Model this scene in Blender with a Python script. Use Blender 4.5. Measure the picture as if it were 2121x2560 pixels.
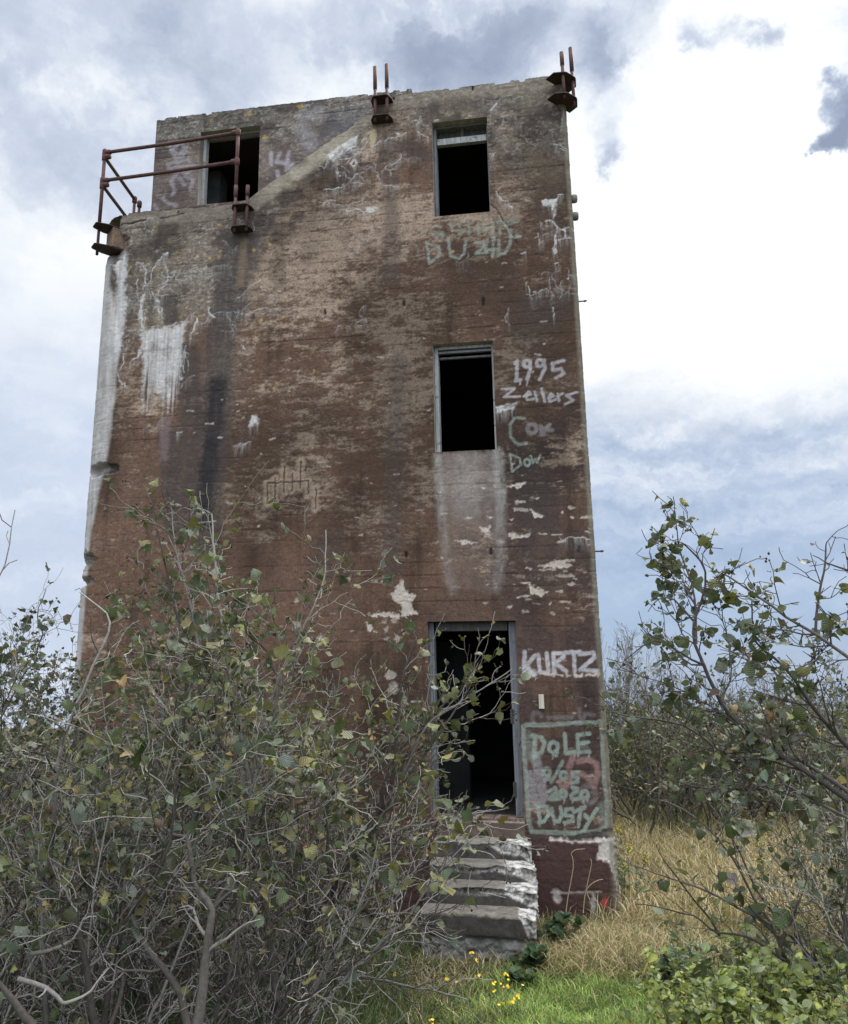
import bpy, math, random
import numpy as np
from mathutils import Vector

# ------------------------------------------------------------------ clearing
for o in list(bpy.data.objects):
    bpy.data.objects.remove(o, do_unlink=True)
S = bpy.context.scene
COL = S.collection
R = math.radians

# ------------------------------------------------------------------ camera
F = 2000.0                       # focal length in pixels of the 2121 x 2560 photograph
PITCH = R(12.5)
CAMZ = 2.30
cam_d = bpy.data.cameras.new('camera')
cam = bpy.data.objects.new('camera', cam_d)
COL.objects.link(cam)
cam.location = (0, 0, CAMZ)
cam.rotation_euler = (R(90) + PITCH, 0, 0)
cam_d.sensor_fit = 'VERTICAL'
cam_d.sensor_height = 36.0
cam_d.lens = 36.0 * F / 2560.0
cam_d.clip_start = 0.05
cam_d.clip_end = 3000
S.camera = cam


def ray(px, py):
    x = (px - 1060.5) / F
    y = -(py - 1280.0) / F
    return np.array([x, math.cos(PITCH) - y * math.sin(PITCH), math.sin(PITCH) + y * math.cos(PITCH)])


def at(px, py, Y):
    """point seen at pixel (px,py) at forward distance Y"""
    r = ray(px, py)
    return np.array([0, 0, CAMZ]) + r * (Y / r[1])


# ------------------------------------------------------------------ light
SUN_AZ, SUN_EL = R(38), R(52)     # clockwise from +Y (towards +X), behind the tower to the right
sun_d = bpy.data.lights.new('sun', 'SUN')
sun_d.energy = 3.4
sun_d.angle = R(14)
sun_d.color = (1.0, 0.96, 0.9)
sun = bpy.data.objects.new('sun', sun_d)
COL.objects.link(sun)
sd = Vector((math.sin(SUN_AZ) * math.cos(SUN_EL), math.cos(SUN_AZ) * math.cos(SUN_EL), math.sin(SUN_EL)))
sun.rotation_euler = sd.to_track_quat('Z', 'Y').to_euler()
sun.location = (20, 20, 30)

S.view_settings.view_transform = 'Standard'
S.view_settings.look = 'None'
S.view_settings.exposure = 0.45
S.view_settings.gamma = 1.0
S.view_settings.use_curve_mapping = False
S.render.engine = 'CYCLES'
S.cycles.max_bounces = 6
S.cycles.diffuse_bounces = 4
S.cycles.transmission_bounces = 4
S.cycles.transparent_max_bounces = 4
S.cycles.use_denoising = True
S.cycles.caustics_reflective = False
S.cycles.caustics_refractive = False


class NT:
    """small node-tree writer"""
    def __init__(s, nt):
        s.nt = nt
        nt.nodes.clear()

    def n(s, t, **kw):
        nd = s.nt.nodes.new(t)
        for k, v in kw.items():
            setattr(nd, k, v)
        return nd

    def put(s, sock, v):
        if v is None:
            return
        if hasattr(v, 'links'):
            s.nt.links.new(v, sock)
        else:
            if isinstance(v, (tuple, list)) and len(v) == 3 and sock.type == 'RGBA':
                v = (*v, 1)
            sock.default_value = v

    def math(s, op, a, b=None, c=None, clamp=False):
        nd = s.n('ShaderNodeMath', operation=op, use_clamp=clamp)
        for i, v in enumerate((a, b, c)):
            if v is not None:
                s.put(nd.inputs[i], v)
        return nd.outputs[0]

    def vmath(s, op, a, b=None, out=0):
        nd = s.n('ShaderNodeVectorMath', operation=op)
        s.put(nd.inputs[0], a)
        if b is not None:
            s.put(nd.inputs[3 if op == 'SCALE' else 1], b)
        return nd.outputs[out]

    def noise(s, vec, scale, detail=3, rough=.5, dist=0, out='Fac'):
        nd = s.n('ShaderNodeTexNoise')
        if vec is not None:
            s.put(nd.inputs['Vector'], vec)
        nd.inputs['Scale'].default_value = scale
        nd.inputs['Detail'].default_value = detail
        nd.inputs['Roughness'].default_value = rough
        nd.inputs['Distortion'].default_value = dist
        return nd.outputs[out]

    def rng(s, v, a, b, c=0., d=1., smooth=True):
        nd = s.n('ShaderNodeMapRange', interpolation_type='SMOOTHSTEP' if smooth else 'LINEAR')
        s.put(nd.inputs[0], v)
        for i, q in enumerate((a, b, c, d)):
            nd.inputs[i + 1].default_value = q
        return nd.outputs[0]

    def mix(s, f, a, b, mode='MIX'):
        nd = s.n('ShaderNodeMix', data_type='RGBA', blend_type=mode)
        s.put(nd.inputs[0], f)
        s.put(nd.inputs[6], a)
        s.put(nd.inputs[7], b)
        return nd.outputs[2]

    def scalec(s, c, f):
        return s.vmath('SCALE', c, f)


# ------------------------------------------------------------------ sky
W = bpy.data.worlds.new('World')
S.world = W
W.use_nodes = True
k = NT(W.node_tree)
tc = k.n('ShaderNodeTexCoord').outputs['Generated']
sep = k.n('ShaderNodeSeparateXYZ')
k.put(sep.inputs[0], tc)
dx, dy, dz = sep.outputs
# cloud layer coordinates (flat layer seen in perspective)
den = k.math('ADD', k.math('MAXIMUM', dz, 0.0), 0.30)
q = k.n('ShaderNodeCombineXYZ')
k.put(q.inputs[0], k.math('DIVIDE', dx, den))
k.put(q.inputs[1], k.math('DIVIDE', dy, den))
q = q.outputs[0]
warp = k.vmath('SUBTRACT', k.noise(tc, 7.0, 6, .65, out='Color'), (.5, .5, .5))
n1 = k.noise(k.vmath('ADD', q, k.vmath('SCALE', warp, .25)), 2.3, 7, .56)
n2 = k.noise(k.vmath('ADD', q, (3.3, 1.7, 0)), 5.5, 6, .6)
t = k.math('ADD', k.math('MULTIPLY', n1, .95), k.math('MULTIPLY', n2, .30))   # about .62 mean
t = k.math('ADD', t, .085)
dirw = k.vmath('ADD', tc, k.vmath('SCALE', warp, .17))
dirw2 = k.vmath('ADD', tc, k.vmath('SCALE', warp, .22))


def skydir(x, y):
    r = ray(x * 1.219, y * 1.219)
    return tuple(r / np.linalg.norm(r))


grain = k.rng(k.noise(k.vmath('ADD', tc, k.vmath('SCALE', warp, .12)), 9, 5, .58), .28, .66, .15, 1.05)


def blob(x, y, rad, amp, d=dirw):
    ds = k.vmath('DISTANCE', d, skydir(x, y), out=1)
    return k.math('MULTIPLY', k.rng(ds, 0.0, rad * 1.15, amp, 0.0), grain)


for b in [(1540, 480, .42, .45), (1350, 620, .22, .3), (1280, 160, .1, .12), (620, 60, .14, .14), (1700, 560, .3, .4)]:
    t = k.math('ADD', t, blob(*b))
for b in [(860, 55, .15, -.36), (940, 130, .09, -.22), (1100, 105, .085, -.42), (1235, 135, .045, -.40), (1300, 40, .07, -.40),
          (1250, 270, .04, -.45), (1235, 305, .025, -.4), (1470, 65, .03, -.4), (1560, 70, .03, -.5), (1385, 205, .02, -.5),
          (1748, 235, .042, -1.25), (1725, 295, .028, -1.0), (1640, 306, .026, -1.1), (1690, 296, .022, -.9), (1692, 205, .022, -.9),
          (250, 120, .30, -.06), (480, 120, .15, -.14), (130, 330, .16, -.10), (660, 110, .06, -.1)]:
    t = k.math('ADD', t, blob(*b))
cr = k.n('ShaderNodeValToRGB')
k.put(cr.inputs[0], t)
e = cr.color_ramp.elements
e[0].position = .20
e[0].color = (.30, .36, .49, 1)
e[1].position = .80
e[1].color = (1.02, 1.04, 1.06, 1)
for p, c in ((.46, (.43, .50, .64, 1)), (.60, (.62, .69, .82, 1)), (.70, (.86, .91, .97, 1))):
    el = e.new(p)
    el.color = c
cloud = cr.outputs[0]
# low streaked band: pale blue gap between the layers, from the Nishita sky itself
sky = k.n('ShaderNodeTexSky', sky_type='NISHITA')
sky.sun_disc = False
sky.sun_elevation = SUN_EL
sky.sun_rotation = SUN_AZ
sky.air_density = 1.0
sky.dust_density = 1.2
sky.ozone_density = 1.4
skyc = k.vmath('MULTIPLY', k.scalec(sky.outputs[0], .10), (1.0, .98, .96))
qs = k.vmath('MULTIPLY', tc, (3.0, 3.0, 16.0))
streak = k.noise(k.vmath('ADD', qs, k.vmath('SCALE', warp, 1.6)), 1.1, 6, .58)
lowc = k.n('ShaderNodeValToRGB')
k.put(lowc.inputs[0], streak)
e = lowc.color_ramp.elements
e[0].position = .30
e[0].color = (.35, .45, .62, 1)
e[1].position = .72
e[1].color = (.84, .89, .97, 1)
el = e.new(.5)
el.color = (.51, .61, .78, 1)
left = k.rng(dx, -.45, .35, 0.0, 1.0)
lowcol = k.mix(k.math('MULTIPLY', k.math('SUBTRACT', 1.0, left), .55), lowc.outputs[0], (.66, .745, .90))
lowcol = k.mix(k.math('MULTIPLY', k.rng(dz, .02, .26, .9, 0.0), left), lowcol, k.mix(.80, skyc, (.33, .47, .71)))
gl = k.math('ADD', dz, k.math('MULTIPLY', k.math('SUBTRACT', n1, .5), .16))
lowf = k.math('ADD', k.math('MULTIPLY', left, k.rng(gl, .27, .40, 1.0, 0.0)),
              k.math('MULTIPLY', k.math('SUBTRACT', 1.0, left), k.rng(gl, .25, .55, .92, 0.0)))
for b in [(1300, 810, .17, -.35), (1640, 740, .2, -.25)]:
    lowf = k.math('ADD', lowf, k.math('MULTIPLY', blob(*b, d=dirw2), k.rng(streak, .35, .7, 0.0, 1.6)))
lowf = k.math('MINIMUM', k.math('MAXIMUM', lowf, 0.0), 1.0)
skycol = k.mix(lowf, cloud, lowcol)
# unseen sky behind the camera and overhead, boosted as added fill light
back = k.rng(dy, .15, -.55, 1.0, 2.5)
skycol = k.scalec(skycol, k.math('MULTIPLY', back, k.rng(dz, .74, .92, .74, 1.9)))
bg = k.n('ShaderNodeBackground')
k.put(bg.inputs[0], skycol)
bg.inputs[1].default_value = 1.0
wo = k.n('ShaderNodeOutputWorld')
k.nt.links.new(bg.outputs[0], wo.inputs[0])


# ------------------------------------------------------------------ object helpers
def link(o, parent=None):
    COL.objects.link(o)
    if parent is not None:
        o.parent = parent
    return o


def empty(name, loc=(0, 0, 0), parent=None):
    o = bpy.data.objects.new(name, None)
    o.empty_display_size = .2
    link(o, parent)
    o.location = loc
    return o


def tag(o, label=None, cat=None, group=None, kind=None):
    if label:
        o['label'] = label
    if cat:
        o['category'] = cat
    if group:
        o['group'] = group
    if kind:
        o['kind'] = kind
    return o


def np_mesh(name, V, quads=None, tris=None, mat=None, parent=None, smooth=True, col=None, colname='Col', uv=None, obj=True):
    me = bpy.data.meshes.new(name)
    V = np.asarray(V, dtype=np.float32)
    nq = 0 if quads is None else len(quads)
    nt = 0 if tris is None else len(tris)
    loops = []
    if nq:
        loops.append(np.asarray(quads, dtype=np.int32).ravel())
    if nt:
        loops.append(np.asarray(tris, dtype=np.int32).ravel())
    loops = np.concatenate(loops)
    me.vertices.add(len(V))
    me.vertices.foreach_set('co', V.ravel())
    me.loops.add(len(loops))
    me.loops.foreach_set('vertex_index', loops)
    me.polygons.add(nq + nt)
    st = np.concatenate([np.arange(nq) * 4, nq * 4 + np.arange(nt) * 3]).astype(np.int32)
    me.polygons.foreach_set('loop_start', st)
    me.polygons.foreach_set('loop_total', np.concatenate([np.full(nq, 4), np.full(nt, 3)]).astype(np.int32))
    me.polygons.foreach_set('use_smooth', np.full(nq + nt, smooth, dtype=bool))
    me.update(calc_edges=True)
    if col is not None:
        a = me.attributes.new(colname, 'FLOAT_COLOR', 'POINT')
        c4 = np.ones((len(V), 4), dtype=np.float32)
        c4[:, :col.shape[1]] = col
        a.data.foreach_set('color', c4.ravel())
    if uv is not None:
        a = me.attributes.new('luv', 'FLOAT2', 'POINT')
        a.data.foreach_set('vector', np.asarray(uv, dtype=np.float32).ravel())
    if mat:
        me.materials.append(mat)
    if not obj:
        return me
    o = bpy.data.objects.new(name, me)
    return link(o, parent)


class MB:
    """collects boxes, prisms and tubes for one mesh object"""
    def __init__(s):
        s.v, s.q, s.t = [], [], []

    def add(s, V, quads=(), tris=()):
        b = len(s.v)
        s.v += [tuple(p) for p in V]
        s.q += [tuple(i + b for i in f) for f in quads]
        s.t += [tuple(i + b for i in f) for f in tris]

    def prism(s, A, B):
        """two matching outlines joined; caps as fans"""
        n = len(A)
        V = list(A) + list(B)
        Q = [(i, (i + 1) % n, n + (i + 1) % n, n + i) for i in range(n)]
        T = [(0, i + 1, i) for i in range(1, n - 1)] + [(n, n + i, n + i + 1) for i in range(1, n - 1)]
        s.add(V, Q, T)

    def tube(s, P, r, k=8, cap=True):
        P = [np.asarray(p, float) for p in P]
        rs = r if hasattr(r, '__len__') else [r] * len(P)
        rings = []
        for i, p in enumerate(P):
            d = P[min(i + 1, len(P) - 1)] - P[max(i - 1, 0)]
            d = d / (np.linalg.norm(d) + 1e-9)
            a = np.cross(d, (0, 0, 1) if abs(d[2]) < .9 else (1, 0, 0))
            a /= np.linalg.norm(a)
            b = np.cross(d, a)
            rings.append([p + rs[i] * (math.cos(2 * math.pi * j / k) * a + math.sin(2 * math.pi * j / k) * b) for j in range(k)])
        V = [v for rg in rings for v in rg]
        Q = [(i * k + j, i * k + (j + 1) % k, (i + 1) * k + (j + 1) % k, (i + 1) * k + j) for i in range(len(P) - 1) for j in range(k)]
        T = []
        if cap:
            V += [P[0], P[-1]]
            m = len(V)
            T = [(m - 2, (j + 1) % k, j) for j in range(k)] + [(m - 1, (len(P) - 1) * k + j, (len(P) - 1) * k + (j + 1) % k) for j in range(k)]
        s.add(V, Q, T)

    def build(s, name, mat, parent=None, smooth=False, bevel=0):
        o = np_mesh(name, np.array(s.v), s.q if s.q else None, s.t if s.t else None, mat, parent, smooth)
        if bevel:
            m = o.modifiers.new('bevel', 'BEVEL')
            m.width = bevel
            m.segments = 2
            m.limit_method = 'ANGLE'
        return o


# ------------------------------------------------------------------ numpy noise
_tabs = {}


def vn(x, y, seed):
    if seed not in _tabs:
        _tabs[seed] = np.random.default_rng(seed).random((256, 256)).astype(np.float32)
    T = _tabs[seed]
    xf = np.floor(x)
    yf = np.floor(y)
    a = x - xf
    b = y - yf
    a = a * a * (3 - 2 * a)
    b = b * b * (3 - 2 * b)
    i = xf.astype(np.int64) & 255
    j = yf.astype(np.int64) & 255
    i2 = (i + 1) & 255
    j2 = (j + 1) & 255
    return (T[i, j] * (1 - a) + T[i2, j] * a) * (1 - b) + (T[i, j2] * (1 - a) + T[i2, j2] * a) * b


def fbm(x, y, seed, octv=4, gain=.55):
    s = 0
    w = 0
    f = 1.
    g = 1.
    for o in range(octv):
        s = s + g * vn(x * f + 17.3 * o, y * f + 9.1 * o, seed + o)
        w += g
        f *= 2.03
        g *= gain
    return s / w


def sst(x, a, b):
    t = np.clip((x - a) / (b - a), 0, 1)
    return t * t * (3 - 2 * t)


def lerp(A, B, m):
    return A + (np.asarray(B) - A) * m[..., None]


# ------------------------------------------------------------------ materials
def principled(name, rough=.85, spec=.3):
    m = bpy.data.materials.new(name)
    m.use_nodes = True
    kk = NT(m.node_tree)
    b = kk.n('ShaderNodeBsdfPrincipled')
    b.inputs['Roughness'].default_value = rough
    b.inputs['Specular IOR Level'].default_value = spec
    o = kk.n('ShaderNodeOutputMaterial')
    kk.nt.links.new(b.outputs[0], o.inputs[0])
    return m, kk, b


def bump(kk, b, h, strength=.3, dist=.01):
    bp = kk.n('ShaderNodeBump')
    bp.inputs['Strength'].default_value = strength
    bp.inputs['Distance'].default_value = dist
    kk.put(bp.inputs['Height'], h)
    kk.nt.links.new(bp.outputs[0], b.inputs['Normal'])


def attr(kk, name, out='Color'):
    a = kk.n('ShaderNodeAttribute', attribute_name=name)
    return a.outputs[out]


def objco(kk):
    return kk.n('ShaderNodeTexCoord').outputs['Object']


def simple(name, c1, c2, scale=8, rough=.85, c3=None, bs=.3, bscale=None, detail=5):
    m, kk, b = principled(name, rough)
    co = objco(kk)
    f = kk.rng(kk.noise(co, scale, detail, .6), .35, .65)
    c = kk.mix(f, c1, c2)
    if c3:
        c = kk.mix(kk.rng(kk.noise(co, scale * 3.3, 5, .65), .52, .66), c, c3)
    kk.put(b.inputs['Base Color'], c)
    bump(kk, b, kk.noise(co, bscale or scale * 4, 5, .65), bs, .01)
    return m


M = {}
# weathered wall: colour map is painted per vertex, fine grain is procedural
m, kk, b = principled('weathered_wall', .93, .2)
co = objco(kk)
fine = kk.rng(kk.noise(co, 95, 3, .7), .25, .75, .72, 1.28, False)
mid = kk.rng(kk.noise(co, 22, 4, .65), .25, .75, .84, 1.16, False)
c = kk.scalec(kk.scalec(attr(kk, 'Col'), fine), mid)
kk.put(b.inputs['Base Color'], c)
bump(kk, b, kk.math('ADD', kk.noise(co, 60, 4, .7), kk.math('MULTIPLY', kk.noise(co, 14, 4, .6), 1.2)), .5, .012)
M['wall'] = m
M['rough'] = simple('old_concrete', (.16, .145, .125), (.25, .23, .2), 5, .95, (.08, .075, .068), .6)
M['dark_room'] = simple('room_shade_concrete', (.018, .017, .017), (.03, .028, .027), 3, .95)  # interior shade put into the colour, the bare concrete would be paler
M['room_wall'] = simple('dim_concrete', (.10, .105, .10), (.15, .15, .14), 5, .95, (.07, .075, .065))
M['rust'] = simple('rusty_red_pipe', (.065, .030, .025), (.10, .045, .037), 14, .75, (.045, .03, .026), .4)
M['rust_grey'] = simple('rusty_grey_pipe', (.085, .06, .055), (.12, .085, .075), 18, .75, (.06, .045, .04), .4)
M['iron'] = simple('dark_rusted_plate', (.030, .022, .022), (.055, .036, .032), 16, .7, (.075, .04, .03), .4)
M['iron_box'] = simple('rusty_wood_block', (.12, .075, .05), (.2, .13, .085), 12, .85, (.09, .045, .035), .4)


def wood(name, c1, c2, c3):
    m, kk, b = principled(name, .85, .25)
    co = objco(kk)
    st = kk.noise(kk.vmath('MULTIPLY', co, (60, 60, 4)), 1, 5, .6)
    c = kk.mix(kk.rng(st, .35, .65), c1, c2)
    c = kk.mix(kk.rng(kk.noise(co, 12, 5, .7), .55, .68), c, c3)
    kk.put(b.inputs['Base Color'], c)
    bump(kk, b, st, .5, .006)
    return m


M['wood_grey'] = wood('weathered_blue_grey_wood', (.12, .124, .13), (.19, .195, .205), (.07, .07, .075))
M['wood_white'] = wood('peeling_white_wood', (.22, .22, .21), (.36, .36, .35), (.11, .095, .08))
M['wood_dark'] = wood('dark_old_wood', (.04, .038, .035), (.075, .068, .06), (.03, .028, .028))
M['wood_brown'] = wood('brown_board', (.10, .085, .07), (.14, .12, .10), (.06, .06, .05))
M['wood_pale'] = wood('bare_pale_wood', (.38, .35, .29), (.50, .46, .39), (.2, .18, .15))

# ------------------------------------------------------------------ tower frame
YAW = R(9.3)
EU = np.array([math.cos(YAW), -math.sin(YAW), 0])
NO = np.array([-math.sin(YAW), -math.cos(YAW), 0])      # outward
LEAN = .018
_p = at(1300, 2050, 8.78)
OG = np.array([_p[0], _p[1], 0.0])


def fac(px, py, d=0.0):
    """(u,z) on the plane d behind the facade seen at a photograph pixel"""
    r = ray(px, py)
    c0 = np.array([0, 0, CAMZ])
    tt = ((OG - d * NO - c0) @ NO) / (r @ NO)
    p = c0 + r * tt
    u = (p - OG) @ EU
    return np.array([u + LEAN * p[2], p[2]])


def TP(u, z, d=0.0):
    u = np.asarray(u, float)
    z = np.asarray(z, float)
    d = np.asarray(d, float)
    return OG + (u - LEAN * z)[..., None] * EU + z[..., None] * np.array([0, 0, 1.]) - d[..., None] * NO


def crop(x0, y0, s):
    return lambda pts: [(x0 + x * s, y0 + y * s) for x, y in pts]


T1 = crop(200, 100, .34483)
T2 = crop(800, 100, .41379)
T3 = crop(180, 600, .41379)
T4 = crop(900, 700, .38105)
T5 = crop(1000, 1480, .35632)
T6 = crop(900, 1960, .41379)
T10 = crop(600, 1300, .4023)
T14 = crop(1240, 520, .13793)
T15 = crop(1260, 1560, .26667)
RR1 = crop(220, 300, .17139)


def quadrect(pts, d=0.0):
    f = [fac(x, y, d) for x, y in pts]       # TL TR BR BL
    return ((f[0][0] + f[3][0]) / 2, (f[1][0] + f[2][0]) / 2, (f[3][1] + f[2][1]) / 2, (f[0][1] + f[1][1]) / 2)


UW = quadrect([(1080.5, 307), (1220, 291), (1225, 528), (1085, 543)])
MW = quadrect([(1081, 862), (1233.4, 850), (1241, 1123), (1089.4, 1131)])
DR = quadrect([(1066.6, 1555.5), (1287.2, 1549.5), (1312.8, 2046.5), (1080, 2044)])
RD = .95                                                    # depth of the set-back upper wall
DD = quadrect([T1([(862, 668)])[0], T1([(1307, 620)])[0], T1([(1292, 1110)])[0], T1([(865, 1240)])[0]], RD)
RL = .45                                                    # radius of the rounded left arris
RRt = .075
_ul = fac(232, 960)
UL = _ul[0] - .434 * RL + .05
UR = np.mean([fac(1423, 278)[0], fac(1463, 1043)[0], fac(1511, 1736)[0], fac(1534, 2064)[0]]) - .0
WT = .28                                                    # wall thickness
top_px = [(200, 545), (286, 538), (376, 527), (500, 519), (579, 510), (620.7, 498), (646, 479), (700, 441), (800, 370), (900, 299), (936, 273), (938, 232),
          (972, 229), (979, 240), (1416, 184), (1450, 180)]
top_uz = np.array([fac(*p) for p in top_px])
ZDECK = fac(500, 519)[1]
ZROOF = fac(1200, 212)[1]
print('UW', UW, 'MW', MW, 'DR', DR, 'DD', DD, 'UL', UL, 'UR', UR, 'zdeck', ZDECK, 'zroof', ZROOF, OG)

tower = empty('concrete_tower', OG)
tag(tower, 'derelict brown concrete lookout tower covered in stains and graffiti', 'tower')


def onto(o, par=tower):
    """parent while keeping world coordinates of the vertices"""
    o.parent = par
    o.matrix_parent_inverse = par.matrix_world.inverted()
    return o


tower.matrix_basis.translation = Vector(OG)
bpy.context.view_layer.update()


# ------------------------------------------------------------------ painting masks on a (z,u) grid
class Paint:
    def __init__(s, us, zs, d=0.0):
        s.us, s.zs, s.d = us, zs, d
        s.wr = np.random.default_rng(9)
        s.U, s.Z = np.meshgrid(us, zs)
        U, Z = s.U, s.Z
        s.wx = (fbm(U * 28, Z * 28, 501, 3) - .5)
        s.wy = (fbm(U * 28, Z * 28, 511, 3) - .5)

    def new(s):
        return np.zeros_like(s.U)

    def box(s, a, b, pad):
        i0, i1 = np.searchsorted(s.us, [min(a[0], b[0]) - pad, max(a[0], b[0]) + pad])
        j0, j1 = np.searchsorted(s.zs, [min(a[1], b[1]) - pad, max(a[1], b[1]) + pad])
        return slice(j0, j1), slice(i0, i1)

    def wiggle(s, P, ws):
        for _ in range(2):
            Q, W_ = [np.array(P[0])], [ws[0]]
            for a, b, wa, wb in zip(P[:-1], P[1:], ws[:-1], ws[1:]):
                a, b = np.array(a), np.array(b)
                L = np.hypot(*(b - a))
                if L > .03:
                    nrm = np.array([-(b - a)[1], (b - a)[0]])
                    Q.append((a + b) / 2 + nrm * s.wr.normal(0, .11))
                    W_.append((wa + wb) / 2 * s.wr.uniform(.4, 1.6))
                Q.append(b)
                W_.append(wb)
            P, ws = Q, W_
        return P, ws

    def stroke(s, Mk, px, w, soft=.012, amp=1., rag=.012, uz=False, wig=False):
        P = px if uz else [fac(x, y, s.d) for x, y in px]
        if len(P) == 1:
            P = [P[0], P[0]]
        ws = w if hasattr(w, '__len__') else [w] * len(P)
        if wig:
            P, ws = s.wiggle(P, ws)
        for a, b, wa, wb in zip(P[:-1], P[1:], ws[:-1], ws[1:]):
            sl = s.box(a, b, max(wa, wb) + soft + rag)
            u = s.U[sl] + s.wx[sl] * rag * 2 - a[0]
            z = s.Z[sl] + s.wy[sl] * rag * 2 - a[1]
            ex, ez = b[0] - a[0], b[1] - a[1]
            L = ex * ex + ez * ez + 1e-9
            t = np.clip((u * ex + z * ez) / L, 0, 1)
            dist = np.hypot(u - t * ex, z - t * ez)
            w_ = wa + (wb - wa) * t
            Mk[sl] = np.maximum(Mk[sl], amp * np.clip((w_ + soft - dist) / soft, 0, 1))
        return Mk

    def circle(s, Mk, tf, c, rx, ry, w, **kw):
        pts = [(c[0] + rx * math.cos(a), c[1] + ry * math.sin(a)) for a in np.linspace(0, 6.283, 12)]
        return s.stroke(Mk, tf(pts), w, **kw)

    def poly(s, Mk, px, soft=.015, amp=1., rag=.03, uz=False):
        P = np.array(px if uz else [fac(x, y, s.d) for x, y in px])
        lo, hi = P.min(0), P.max(0)
        sl = s.box(lo, hi, soft + rag)
        u = s.U[sl] + s.wx[sl] * rag * 2
        z = s.Z[sl] + s.wy[sl] * rag * 2
        ins = np.zeros(u.shape, bool)
        dist = np.full(u.shape, 9.)
        n = len(P)
        for i in range(n):
            a, b = P[i], P[(i + 1) % n]
            if abs(b[1] - a[1]) > 1e-9:
                cond = ((a[1] > z) != (b[1] > z)) & (u < (b[0] - a[0]) * (z - a[1]) / (b[1] - a[1]) + a[0])
                ins ^= cond
            ex, ez = b - a
            L = ex * ex + ez * ez + 1e-9
            t = np.clip(((u - a[0]) * ex + (z - a[1]) * ez) / L, 0, 1)
            dist = np.minimum(dist, np.hypot(u - a[0] - t * ex, z - a[1] - t * ez))
        sd_ = np.where(ins, dist, -dist)
        Mk[sl] = np.maximum(Mk[sl], amp * np.clip(sd_ / soft + .5, 0, 1))
        return Mk

    def zone(s, px, su, sz=None, ang=0):
        """soft round zone about a pixel"""
        c = fac(px[0], px[1], s.d)
        return np.exp(-(((s.U - c[0]) / su) ** 2 + ((s.Z - c[1]) / (sz or su)) ** 2))

    def crack(s, Mk, start, ang, length, w, rng, amp=1., depth=0):
        p = np.array(start, float)
        n = max(3, int(length / .025))
        pts = [p.copy()]
        for i in range(n):
            ang += rng.normal(0, .45)
            p = p + .025 * np.array([math.cos(ang), math.sin(ang)])
            pts.append(p.copy())
            if depth < 2 and rng.random() < .09:
                s.crack(Mk, p, ang + rng.choice([-1, 1]) * rng.uniform(.5, 1.3), length * rng.uniform(.25, .6), w * .8, rng, amp, depth + 1)
        ws = np.clip(w * (1 + 1.2 * (rng.random(len(pts)) - .5)), .001, 1)
        s.stroke(Mk, pts, ws * .6, soft=.007, amp=amp * .75, rag=.006, uz=True)


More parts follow.
